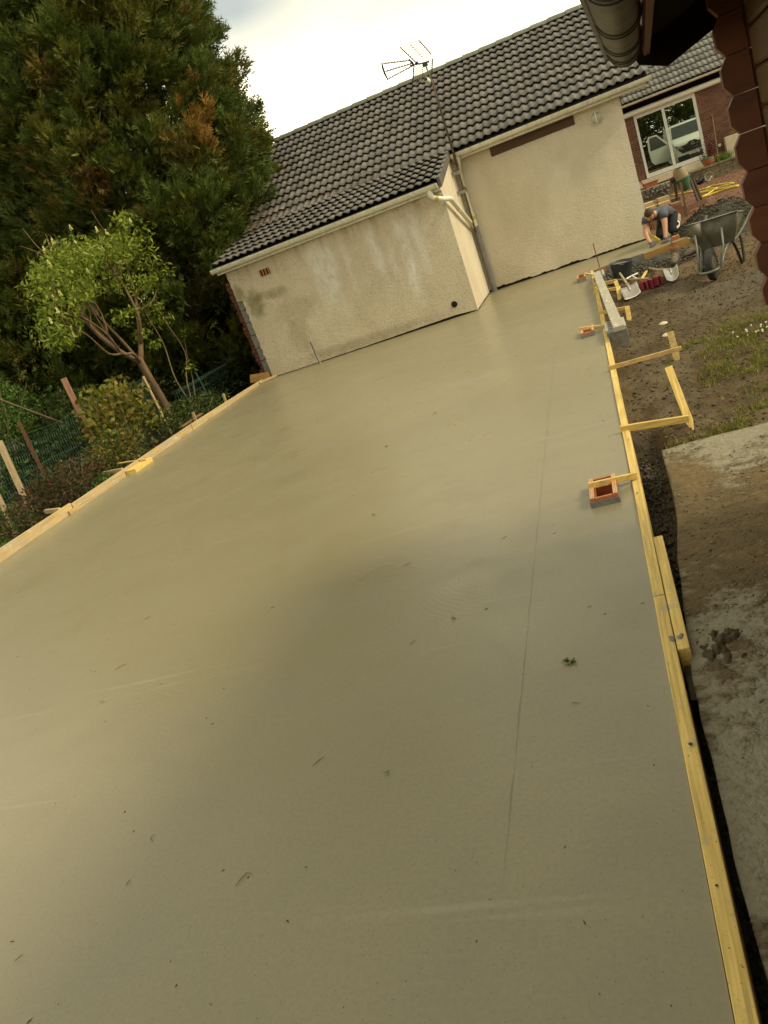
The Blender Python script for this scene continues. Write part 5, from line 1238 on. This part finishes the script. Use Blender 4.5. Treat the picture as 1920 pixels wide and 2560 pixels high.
# grass patches
def grass(name, spots, n, L, cols, label):
    P = []; 
    for (x, y, rx, ry, w) in spots:
        m = int(n*w); q = RNG.normal(0, 1, (m*2, 2))*np.array([rx, ry])*.75+np.array([x, y]); P.append(q[fbm(q[:, 0]*6, q[:, 1]*6, 3, 5) > .45])
    P = np.concatenate(P); P = P[P[:, 0] > .12]; z = gz(P[:, 0], P[:, 1]); P = np.column_stack([P, z-.004])
    leaves_at(P, RNG.normal(0, .65, (len(P), 3))+np.array([0, 0, .9]), L, .006, cols, name, None, M_grassm, kind='stuff', label=label, cat='grass')
grass('grass', [(1.15, 7.45, .45, .32, .3), (1.5, 7.6, .5, .5, .15), (1.05, 6.3, .28, .5, .2), (1.3, 6.8, .4, .5, .1), (.75, 6.3, .16, .3, .05), (.62, 7.4, .12, .25, .04), (.50, 5.05, .25, .1, .08), (.85, 5.3, .25, .14, .06), (.6, 6.6, .1, .3, .02)], 8500, .05, [(.17, .19, .03), (.21, .20, .04), (.12, .14, .022), (.25, .20, .065)], 'short yellow green grass growing on the soil beyond the old path')
g = G()
for k in range(34): x, y = .95+.5*RNG.random(), 7.15+.3*RNG.random(); g.blob((x, y, gzs(x, y)+.045), .008, k, 6, 4, .2)
obj('clover_flowers', g, M_pvcclean, kind='stuff', label='tiny white clover flowers in the grass', cat='flowers')
P = np.column_stack([RNG.uniform(.15, 1.2, 260), RNG.uniform(3.0, 5.6, 260), np.full(260, -.022)]); P[:, 2] = np.where(P[:, 1] > 4.75, gz(P[:, 0], P[:, 1])+.012, -.022)
leaves_at(P, RNG.normal(0, 1, (260, 3))*np.array([1, 1, .12]), .10, .003, [(.30, .22, .09), (.22, .15, .06), (.12, .08, .04)], 'dry_straw', None, kind='stuff', label='dry straw and root strands on the old path', cat='straw')

# ------------------------------------------------------------------ conifers
def conifer(label, cx, cy, ht, rmax, nplume, spr, seed, brown=(), low=.3, tone=1.0, grp='tall conifers behind the garden fence', prof=None, zmin=0.0, nbl=3):
    rg = np.random.default_rng(seed); o = empty('conifer', (cx, cy, -.25), label, 'tree', grp)
    obj('trunk', G().tube([(cx, cy, -.4), (cx+.05, cy, ht*.4), (cx, cy, ht*.95)], [.26, .16, .03], 10), M_barkdark, o, smooth=True)
    pz, pr = prof or ([0, .12, .3, .5, .7, .85, 1], [.78, .95, 1, .95, .76, .48, .05])
    t = rg.random(nplume)**.85; z = zmin+t*(ht-zmin); rad = rmax*np.interp(z/ht, pz, pr); th = rg.uniform(0, 2*np.pi, nplume)
    bulge = 1+.22*(fbm(th*2.2+seed, z*.75, 3, seed)-.45)*2
    rad = rad*bulge*(.62+.38*rg.random(nplume)**.4)
    out = np.stack([np.cos(th), np.sin(th), np.zeros(nplume)], 1)
    up = .35+.75*rg.random(nplume); d = out*1.0+np.array([0, 0, 1])*up[:, None]+rg.normal(0, .25, (nplume, 3)); d /= np.linalg.norm(d, axis=1, keepdims=True)
    ln = (.55+.6*rg.random(nplume)); tip = np.array([cx, cy, 0])+out*rad[:, None]+np.array([0, 0, 1])*z[:, None]; base_ = tip-d*ln[:, None]
    g = G(); 
    for i in range(0, nplume, 7):
        b = base_[i]; q = np.array([cx, cy, max(0.2, b[2]-.5)]); g.tube([q, (q+b)/2+np.array([0, 0, -.05]), b, tip[i]*.5+b*.5], [.035, .025, .014, .005], 5, caps=False)
    obj('limbs', g, M_barkdark, o, kind='stuff')
    m = nplume*spr; pi = np.repeat(np.arange(nplume), spr); s = rg.random(m)**.8; spread = (.30*(1-s)**.7+.05)
    rv = rg.normal(0, 1, (m, 3)); P = base_[pi]+d[pi]*(ln[pi]*s)[:, None]+rv*(spread*.55)[:, None]*np.array([1, 1, .8])
    D = d[pi]*1.2+rv*.5+np.array([0, 0, .12]); D /= np.linalg.norm(D, axis=1, keepdims=True)
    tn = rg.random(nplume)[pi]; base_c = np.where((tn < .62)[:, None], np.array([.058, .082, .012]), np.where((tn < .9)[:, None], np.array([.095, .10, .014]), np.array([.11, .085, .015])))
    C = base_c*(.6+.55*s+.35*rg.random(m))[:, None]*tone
    for bx, by, bz, br, bc in brown:
        dd_ = np.linalg.norm((P-np.array([bx, by, bz]))/np.array([br, br, br*1.7]), axis=1)+.25*rg.random(m)
        k = dd_ < 1; C[k] = np.array(bc)*(.7+.6*rg.random((k.sum(), 1)))
    # each spray is a small fan of three blades
    N_ = rg.normal(0, 1, (m, 3)); S = np.cross(D, N_); S /= np.linalg.norm(S, axis=1, keepdims=True)+1e-9
    L = .13+.16*rg.random(m); Ps, Ds, Ls, Cs = [], [], [], []
    for a, k, q_ in ((0, 1., 0), (.7, .55, .22), (-.7, .55, .22), (.6, .42, .55), (-.6, .42, .55))[:nbl]:
        Ps.append(P+D*(L*q_)[:, None]); Ds.append(D*math.cos(a)+S*math.sin(a)); Ls.append(L*k); Cs.append(C)
    P, D, L, C = np.concatenate(Ps), np.concatenate(Ds), np.concatenate(Ls), np.concatenate(Cs)
    V, F, C = tricloud(P, D, L, (.022 if nbl > 3 else .05)+.014*rg.random(len(P)), C, np.concatenate([N_]*nbl))
    bigmesh('crown', V, F, M_needle, o, colr=C)
OR = (.24, .135, .026)
conifer('large dark conifer nearest the house, with an orange dead branch high on its right', -8.9, 17.2, 13.5, 3.1, 2100, 92, 1, nbl=5, brown=[(-6.2, 15.7, 5.15, .55, OR), (-6.25, 15.9, 4.6, .3, OR), (-9.3, 14.3, 4.6, .35, (.14, .09, .02)), (-8.2, 14.4, 4.2, .4, (.13, .08, .018))])
conifer('tall dark conifer at the left edge of the picture', -14.0, 18.2, 13, 3.0, 1100, 72, 2, nbl=5)
conifer('lower bushy conifer behind the small flowering tree', -11.4, 15.4, 4.6, 2.3, 620, 76, 3, nbl=5, tone=.9, prof=([0, .2, .5, .8, 1], [.9, 1, .95, .7, .2]))
conifer('bushy conifer at the far left behind the wire fence', -12.6, 12.2, 3.9, 2.0, 420, 70, 4, nbl=5, tone=.85, prof=([0, .2, .5, .8, 1], [.9, 1, .95, .7, .2]))
conifer('conifer farther back between the two tall conifers', -12.2, 22.5, 12, 2.6, 600, 70, 6, tone=.9)
conifer('low dark conifer added to block the sky in the gap beyond the annex corner', -8.2, 21.0, 6.0, 2.2, 520, 66, 5, tone=.8, prof=([0, .2, .5, .8, 1], [.9, 1, .95, .7, .2]))  # extra tree, added to keep the gap by the annex dark
# evergreens added behind the camera so the door mirrors dark instead of sky
conifer('dark evergreen added behind the log cabin to darken the door glass above the van', 6.8, -4.5, 6.5, 4.4, 1100, 60, 8, grp='added evergreens behind the log cabin', prof=([0, .2, .5, .8, 1], [.95, 1, 1, .9, .5]))
conifer('second dark evergreen added behind the log cabin, farther right', 13.5, -5.0, 6.5, 4.2, 600, 50, 9, grp='added evergreens behind the log cabin', prof=([0, .2, .5, .8, 1], [.95, 1, 1, .9, .5]))

# ------------------------------------------------------------------ small flowering tree
ST = empty('flowering_tree', (-8, 13.2, -.22), 'small leafy tree with cream flower spikes, leaning stems and a grey prop', 'tree')
def br(pts, r0, r1, m=M_bark, nm='branch'):
    pts = smoothpath(pts, 4); n = len(pts); return obj(nm, G().tube(pts, list(np.linspace(r0, r1, n)), 8), m, ST, smooth=True)
br([(-8.0, 13.22, -.3), (-8, 13.2, .25), (-8.0, 13.1, .75), (-8.0, 13.02, 1.2)], .085, .068, nm='trunk')
ends = []
B = [[(-8, 13.05, 1.12), (-7.9, 12.75, 1.34), (-7.85, 12.36, 1.42), (-7.75, 12.05, 1.75), (-7.75, 11.75, 2.05), (-7.8, 11.2, 2.45)], [(-8, 13.02, 1.15), (-8.1, 12.6, 1.55), (-8.15, 12.3, 2.0), (-8.1, 12.12, 2.5), (-8.0, 11.95, 3.05)],
     [(-8, 13.0, 1.2), (-8.05, 12.85, 1.6), (-8.2, 12.75, 2.1), (-8.25, 12.6, 2.6), (-8.2, 12.55, 3.1)], [(-8, 13.03, 1.15), (-7.95, 13.25, 1.5), (-7.9, 13.45, 1.95), (-7.95, 13.75, 2.35), (-8.0, 14.05, 3.2)],
     [(-7.95, 13.2, 1.45), (-7.7, 13.1, 1.9), (-7.7, 13.05, 2.5), (-7.75, 13.0, 2.9)], [(-7.9, 13.55, 2.0), (-7.8, 14.0, 2.1), (-7.8, 14.5, 2.4)], [(-7.85, 12.36, 1.42), (-7.8, 11.9, 1.5), (-7.7, 11.4, 1.9), (-7.7, 11.0, 2.1)]]
RAD = [(.034, .010), (.05, .012), (.03, .010), (.055, .012), (.035, .01), (.025, .008), (.022, .007)]
for p, (a, b) in zip(B, RAD): br(p, a, b); ends.append(p[-1])
rg = random.Random(21)
for k in range(46):
    p = rg.choice(B); q = Vector(p[rg.randint(2, len(p)-1)]); e = q+Vector((rg.uniform(-.4, .4), rg.uniform(-.5, .4), rg.uniform(.25, .75))); br([q, (q+e)/2+Vector((rg.uniform(-.06, .06), rg.uniform(-.06, .06), .03)), e], .010, .004, nm='twig')
for pts in ([(-7.8, 13.75, -.2), (-7.8, 13.95, .5), (-7.75, 14.25, 1.0), (-7.75, 14.0, 1.7), (-7.8, 14.1, 2.1)], [(-7.85, 13.9, -.2), (-7.85, 14.3, .5), (-7.8, 14.38, .95), (-7.85, 14.75, 1.4)], [(-7.7, 13.7, -.2), (-7.75, 13.5, .6), (-7.8, 13.7, 1.3), (-7.8, 13.55, 1.9)]):
    br(pts, .016, .006, M_twig, 'sucker_stem')
CL = [(10.95, 2.12, .32), (11.2, 2.5, .40), (11.35, 2.85, .32), (11.75, 2.95, .42), (12.1, 3.15, .42), (12.5, 3.1, .42), (12.95, 3.05, .40), (13.35, 3.05, .36), (13.65, 3.1, .34), (14.05, 3.3, .34), (14.1, 2.9, .34), (14.35, 2.55, .36), (14.6, 2.25, .26), (11.9, 2.6, .26), (12.5, 2.65, .26), (13.05, 2.6, .28), (14.1, 3.6, .2), (13.6, 2.4, .28), (13.8, 2.0, .22), (11.3, 1.95, .24), (12.9, 2.0, .22), (14.65, 1.35, .17), (14.1, 1.75, .2), (13.3, 1.6, .16), (13.45, 1.35, .13), (14.2, .75, .15)]
P = []; 
for (y, z, r) in CL:
    m = int(430*(r/.4)**2); c = np.array([-7.9+rg.uniform(-.2, .2), y, z]); q = RNG.normal(0, 1, (m, 3)); q /= np.linalg.norm(q, axis=1, keepdims=True); P.append(c+q*(r*(RNG.random((m, 1))**.45))*np.array([1.5, 1.05, .8]))
P = np.concatenate(P); D = RNG.normal(0, .7, (len(P), 3))+np.array([.1, 0, -.45])
leaves_at(P, D, .10, .036, [(.20, .25, .024), (.15, .205, .02), (.25, .29, .04), (.10, .145, .015)], 'crown', ST)
for k, (y, z) in enumerate(((11.35, 3.22), (11.65, 3.32), (11.25, 3.0), (12.0, 3.2), (12.35, 3.5), (12.6, 3.05), (12.75, 3.38), (13.15, 3.12), (13.3, 3.35), (13.85, 3.45), (10.95, 2.5), (11.15, 2.55), (10.72, 2.2), (10.8, 2.3), (11.05, 1.9), (11.9, 2.75), (12.1, 2.7))):
    c = np.array([-7.55+rg.uniform(-.2, .1), y, z]); g = G(); rr = random.Random(k)
    for j in range(22):
        t = rr.random(); a = rr.uniform(0, 6.3); w_ = .022*(1-t)+.003; g.blob((c[0]+w_*math.cos(a), c[1]+w_*math.sin(a), c[2]+t*.09), .010, j, 5, 4, .2)
    obj('flower_spike', g, mat('cream_blossom', (.55, .52, .22), (.42, .42, .15), 30, .8) if 'cream_blossom' not in MATS else MATS['cream_blossom'], ST)
obj('grey_prop', G().beam((-7.42, 12.05, -.2), (-7.5, 12.1, .96), .035, .035), M_pale, label='grey wooden prop leaning against the trunk of the flowering tree', cat='post')

# ------------------------------------------------------------------ shrubs and hedge plants on the left
def shrub(label, c, r, n, L, Wd, cols, stems=10, grp='shrubs behind the left form boards', name='shrub', flat=False):
    o = empty(name, (c[0], c[1], c[2]-r[2]), label, 'shrub', grp); q = RNG.normal(0, 1, (n, 3)); q /= np.linalg.norm(q, axis=1, keepdims=True)
    lump = 1+.35*(fbm(q[:, 0]*3+c[0], q[:, 1]*3+q[:, 2]*3+c[1], 3)-.45)*2
    P = np.array(c)+q*(RNG.random((n, 1))**.38)*np.array(r)*lump[:, None]; P[:, 2] = np.maximum(P[:, 2], c[2]-r[2])
    leaves_at(P, q*.8+RNG.normal(0, .8, (n, 3)), L, Wd, cols, 'foliage', o)
    g = G(); rr = random.Random(int(abs(c[1]*100)))
    for k in range(stems):
        e = (c[0]+rr.uniform(-.8, .8)*r[0], c[1]+rr.uniform(-.8, .8)*r[1], c[2]+rr.uniform(.2, .95)*r[2]); b = (c[0]+rr.uniform(-.3, .3)*r[0], c[1]+rr.uniform(-.3, .3)*r[1], c[2]-r[2]-.05)
        g.tube([b, ((b[0]+e[0])/2+rr.uniform(-.1, .1), (b[1]+e[1])/2, (b[2]+e[2])/2), e], [.012, .009, .004], 5)
    if stems: obj('stems', g, M_twig, o)
YG = [(.15, .16, .018), (.19, .18, .025), (.11, .12, .015), (.20, .15, .03)]; RD = [(.075, .040, .018), (.055, .05, .018), (.10, .045, .02), (.06, .07, .018), (.04, .045, .012)]; GN = [(.06, .10, .016), (.08, .13, .022), (.045, .075, .012)]; DK = [(.03, .045, .010), (.022, .033, .008), (.04, .055, .013)]
shrub('yellow green broad leaved shrub growing through the wire fence', (-7.75, 11.35, .55), (.45, 1.05, .58), 1250, .095, .075, YG, 18)
shrub('reddish brown shrub in front of the rusty fence stake', (-7.3, 8.75, .05), (.5, .95, .38), 4200, .055, .03, RD, 16)
shrub('brown and green shrub at the left picture edge by the near form board', (-7.35, 7.3, .0), (.5, .8, .32), 3200, .05, .026, RD+GN, 14)
shrub('low green shrub with orange young leaves beside the middle left strut', (-7.2, 10.1, .12), (.4, .8, .38), 2400, .06, .032, GN+[(.09, .07, .02), (.25, .15, .03)], 12)
shrub('low bright green weeds between the struts and the left boards', (-6.78, 9.0, -.08), (.25, .5, .16), 900, .06, .03, [(.08, .16, .03), (.06, .12, .02)], 5)
shrub('tangled green weeds under the flowering tree', (-7.3, 12.6, .05), (.6, 1.1, .3), 2600, .06, .03, GN+DK+[(.12, .12, .03)], 12)
shrub('bright green privet bush at the left edge above the wire fence', (-9.1, 10.3, 1.25), (.55, .8, .55), 3000, .06, .028, [(.07, .14, .02), (.09, .17, .03), (.05, .10, .015)], 8)
shrub('dark ivy mass behind the middle of the wire fence', (-9.3, 11.8, .55), (.7, 1.8, .75), 4600, .085, .05, DK+GN, 10)
shrub('dark ground ivy in the shade beside the annex corner', (-8.0, 15.2, .05), (.9, 1.2, .35), 2600, .07, .045, DK, 8)
shrub('dark green bush at the left picture edge below the privet', (-9.2, 9.2, .45), (.6, 1.0, .7), 3200, .07, .04, DK+GN, 8)
shrub('green grass tuft at the lower left beside the near form board', (-6.95, 6.5, -.05), (.35, .6, .25), 1700, .09, .012, GN, 0)
shrub('dark undergrowth beneath the large conifer', (-9.4, 14.2, .3), (1.3, 1.2, .7), 3600, .09, .05, DK, 8)

# ------------------------------------------------------------------ fence
FN = empty('wire_fence', (-8, 10.3, -.2), 'sagging green wire mesh fence between posts along the left garden', 'fence')
g = G(); rr = random.Random(4)
def fx(y): return -8.0+.05*math.sin(y*1.7)
for k in range(84):
    y = 8.2+k*.056; h_ = .98+.06*math.sin(y*3); pts = []
    for j in range(13):
        z = -.1+h_*j/12; pts.append((fx(y)+.006*math.sin(z*9), y+.010*(1 if j % 2 else -1)+.03*math.sin(z*2+y), z))
    g.tube(pts, .0032, 3, caps=False)
for j in range(3):
    z = -.05+j*.46; g.tube([(fx(8.2+.2*k), 8.2+.2*k, z+.02*math.sin(k*.9+j)) for k in range(24)], .0026, 3, caps=False)
obj('mesh_wire', g, M_mesh, FN, kind='stuff')
g = G()
for k in range(26):
    y = 12.9+k*.092; pts = [(-7.55-.03*k*.02, y+.02*math.sin(z_*6), -.15+z_*.6) for z_ in np.linspace(0, 1, 5)]
    pts += [(-7.5, y+.03, .49), (-7.42, y+.05, .46)]; g.tube(pts, .0018, 3, caps=False)
for z in (.0, .15, .3, .43): g.tube([(-7.55, 12.9+.3*k, z) for k in range(9)], .003, 3, caps=False)
obj('far_mesh_wire', g, M_mesh, FN, kind='stuff')
obj('far_steel_stake', G().beam((-7.5, 14.0, -.2), (-7.5, 13.85, .62), .02, .02), M_mesh, FN)
g = G()
for k in range(60):
    a = k*.5; y = 11.95+.16*math.cos(a)+.004*k; g.tube([(-7.8+.1*math.sin(a), y, -.15), (-7.8+.1*math.sin(a+.2), y+.02, .25), (-7.8+.1*math.sin(a), y, .62)], .003, 3, caps=False)
for z in np.arange(-.1, .65, .06): g.tube([(-7.8+.1*math.sin(k*.5), 11.95+.16*math.cos(k*.5), z) for k in range(26)], .0028, 3, caps=False)
obj('wire_roll', g, M_mesh, label='upright roll of green wire mesh beside the grey prop', cat='wire roll')
obj('fence_post', G().beam((-7.95, 10.72, -.25), (-8.02, 10.82, 1.40), .095, .085), M_post, bevel=.006, label='thick square brown post standing behind the yellow green shrub', cat='post', group='fence posts')
obj('rusty_stake', G().beam((-7.9, 9.28, -.2), (-7.92, 9.35, 1.10), .05, .012), M_rust, label='thin rusty angle stake in front of the wire fence', cat='stake')
obj('fence_post', G().beam((-7.75, 8.55, -.2), (-7.8, 8.7, .98), .075, .06), M_pale, bevel=.006, label='pale round post at the left picture edge', cat='post', group='fence posts')
obj('fence_post', G().beam((-7.8, 8.2, -.2), (-7.85, 8.3, .72), .06, .05), M_pale, bevel=.006, label='cut off pale post at the very left edge, lower than its neighbour', cat='post', group='fence posts')
obj('bamboo_cane', G().tube([(-8.5, 10.95, .75), (-8.6, 9.75, 1.62)], .013, 6), M_twig, label='slanting cane above the wire fence beside the privet', cat='cane')

# ------------------------------------------------------------------ worker on hands and knees
WK = empty('person', (1.25, 15.6, 0), 'person in grey t-shirt and black trousers kneeling, hands on the slab behind the orange plank', 'person')
J = {'pel': ((1.41, 15.98, .40), .135), 'spi': ((1.34, 15.80, .475), .135), 'che': ((1.21, 15.57, .47), .145), 'nek': ((1.12, 15.40, .485), .062), 'hd0': ((1.085, 15.34, .505), .058),
     'ls': ((1.00, 15.50, .455), .072), 'lm': ((.955, 15.42, .34), .055), 'le': ((.925, 15.34, .215), .043), 'lw': ((.95, 15.20, .07), .031), 'lh': ((.962, 15.165, .03), .032),
     'rs': ((1.28, 15.43, .46), .075), 'rm': ((1.265, 15.34, .34), .057), 're': ((1.245, 15.27, .215), .045), 'rw': ((1.21, 15.185, .07), .032), 'rh': ((1.20, 15.155, .03), .033),
     'lp': ((1.30, 15.97, .34), .105), 'lk': ((1.155, 15.67, .075), .070), 'la': ((1.24, 16.10, .055), .05), 'lt': ((1.255, 16.24, .03), .038),
     'rp': ((1.47, 15.92, .34), .105), 'rk': ((1.37, 15.64, .08), .072), 'ra': ((1.47, 16.06, .06), .05), 'rt': ((1.49, 16.2, .03), .038)}
ED = [('pel', 'spi', 1), ('spi', 'che', 1), ('che', 'nek', 1), ('nek', 'hd0', 0), ('che', 'ls', 1), ('ls', 'lm', 1), ('lm', 'le', 0), ('le', 'lw', 0), ('lw', 'lh', 3), ('che', 'rs', 1), ('rs', 'rm', 1), ('rm', 're', 0), ('re', 'rw', 0), ('rw', 'rh', 3),
      ('pel', 'lp', 2), ('lp', 'lk', 2), ('lk', 'la', 2), ('la', 'lt', 4), ('pel', 'rp', 2), ('rp', 'rk', 2), ('rk', 'ra', 2), ('ra', 'rt', 4)]
names = list(J); me = bpy.data.meshes.new('skel'); me.from_pydata([J[k][0] for k in names], [(names.index(a), names.index(b)) for a, b, _ in ED], [])
sk = bpy.data.objects.new('skel', me); COL.objects.link(sk); sk.modifiers.new('skin', 'SKIN'); sub = sk.modifiers.new('sub', 'SUBSURF'); sub.levels = sub.render_levels = 2
for i, k in enumerate(names):
    s_ = me.skin_vertices[0].data[i]; s_.radius = (J[k][1], J[k][1]); s_.use_root = (k == 'pel')
dg = bpy.context.evaluated_depsgraph_get(); dg.update(); bm = bpy.data.meshes.new_from_object(sk.evaluated_get(dg))
g = G(); g.add([tuple(v.co) for v in bm.vertices], [tuple(p.vertices) for p in bm.polygons]); bpy.data.objects.remove(sk)
nb = len(g.f)
def seg_mat(c):
    best = None
    for a, b, m in ED:
        p, q = Vector(J[a][0]), Vector(J[b][0]); t = max(0, min(1, (c-p).dot(q-p)/(q-p).length_squared)); d = (c-p.lerp(q, t)).length-(J[a][1]*(1-t)+J[b][1]*t)
        if best is None or d < best[0]: best = (d, m)
    return best[1]
fm = []
for f_ in g.f:
    c = sum((Vector(g.v[i]) for i in f_), Vector())/len(f_); m = seg_mat(c)
    if m == 1 and c.x < 1.03 and c.z < .385 and c.y < 15.55: m = 0
    if m == 1 and c.y < 15.42 and c.z < .385 and c.x > 1.15: m = 0
    fm.append(m)
# head, part of the same body surface
hc = Vector((1.045, 15.275, .515)); nd = Vector((-.22, -.62, -.62)).normalized()     # where the face points
upv = (Vector((-.1, -.55, .8))-nd*Vector((-.1, -.55, .8)).dot(nd)).normalized(); rt = nd.cross(upv)
v = []; f = []; nu, nv_ = 18, 14
for j in range(nv_+1):
    ph = -math.pi/2+math.pi*j/nv_
    for i in range(nu):
        a = 2*math.pi*i/nu; x_, y_, z_ = math.cos(ph)*math.sin(a), math.cos(ph)*math.cos(a), math.sin(ph)
        w_ = .078*(1-.16*max(0, -z_)**1.5); dp = .098*(1 if y_ > 0 else 1.02)
        p = hc+rt*(x_*w_)+nd*(y_*dp*(1-.12*max(0, -z_)))+upv*(z_*.118)
        if y_ > .6 and abs(x_) < .22 and -.32 < z_ < .06: p = p+nd*.018
        if y_ > .7 and .18 < abs(x_) < .55 and .0 < z_ < .2: p = p-nd*.008
        v.append(p)
for j in range(nv_):
    for i in range(nu): f.append((j*nu+i, j*nu+(i+1) % nu, (j+1)*nu+(i+1) % nu, (j+1)*nu+i))
g.add(v, f); fm += [0]*len(f)
for sgn in (-1, 1):                                          # ears
    n0 = len(g.f); e = hc+rt*(sgn*.078)-nd*.01; g.blob(tuple(e), (.014, .024, .032), 3, 8, 6, .05); fm += [0]*(len(g.f)-n0)
for h, sx_ in (('lh', -1), ('rh', 1)):                        # palm and five bent fingers
    c = Vector(J[h][0]); n0 = len(g.f)
    g.blob((c.x, c.y-.02, .026), (.042, .048, .02), 5, 10, 8, .05)
    for k, (dx, ln) in enumerate(((-.03, .055), (-.011, .068), (.009, .066), (.028, .052))):
        b = Vector((c.x+dx, c.y-.055, .028)); g.tube([b, b+Vector((dx*.2, -ln*.45, .008)), b+Vector((dx*.3, -ln*.85, -.006)), b+Vector((dx*.3, -ln, -.018))], [.0095, .0095, .0088, .007], 7)
    th_ = Vector((c.x-sx_*.036, c.y-.01, .026)); g.tube([th_, th_+Vector((-sx_*.022, -.022, .004)), th_+Vector((-sx_*.028, -.05, -.008))], [.0115, .0105, .008], 7)
    fm += [3]*(len(g.f)-n0)
M_boot = mat('dusty_work_boot', (.06, .05, .04), (.10, .085, .065), 12, .85)
bd = obj('body', g, M_skin, WK, smooth=True, mats=[M_skin, M_shirt, M_trous, M_glove, M_boot], fm=fm)
v = []; f = []
for j in range(nv_+1):
    ph = -math.pi/2+math.pi*j/nv_
    for i in range(nu):
        a = 2*math.pi*i/nu; x_, y_, z_ = math.cos(ph)*math.sin(a), math.cos(ph)*math.cos(a), math.sin(ph); v.append(hc+rt*(x_*.084)+nd*(y_*.105)+upv*(z_*.126+.002))
for j in range(nv_):
    for i in range(nu):
        ph = -math.pi/2+math.pi*(j+.5)/nv_; a = 2*math.pi*(i+.5)/nu; y_, z_ = math.cos(ph)*math.cos(a), math.sin(ph)
        if z_ > .42 or (y_ < .15 and z_ > -.35 and not (abs(y_) < .25 and z_ < .1)): f.append((j*nu+i, j*nu+(i+1) % nu, (j+1)*nu+(i+1) % nu, (j+1)*nu+i))
obj('hair', G().add(v, f), M_hair, bd, smooth=True)
for sgn in (-1, 1): obj('eye', G().blob(tuple(hc+rt*(sgn*.03)+nd*.088+upv*.012), .009, 2, 8, 6, .0), M_black, bd)
obj('sleeve', G().tube([J['ls'][0], (.965, 15.44, .385)], [.078, .070], 12), M_shirt, bd, smooth=True); obj('sleeve', G().tube([J['rs'][0], (1.268, 15.355, .375)], [.082, .074], 12), M_shirt, bd, smooth=True)
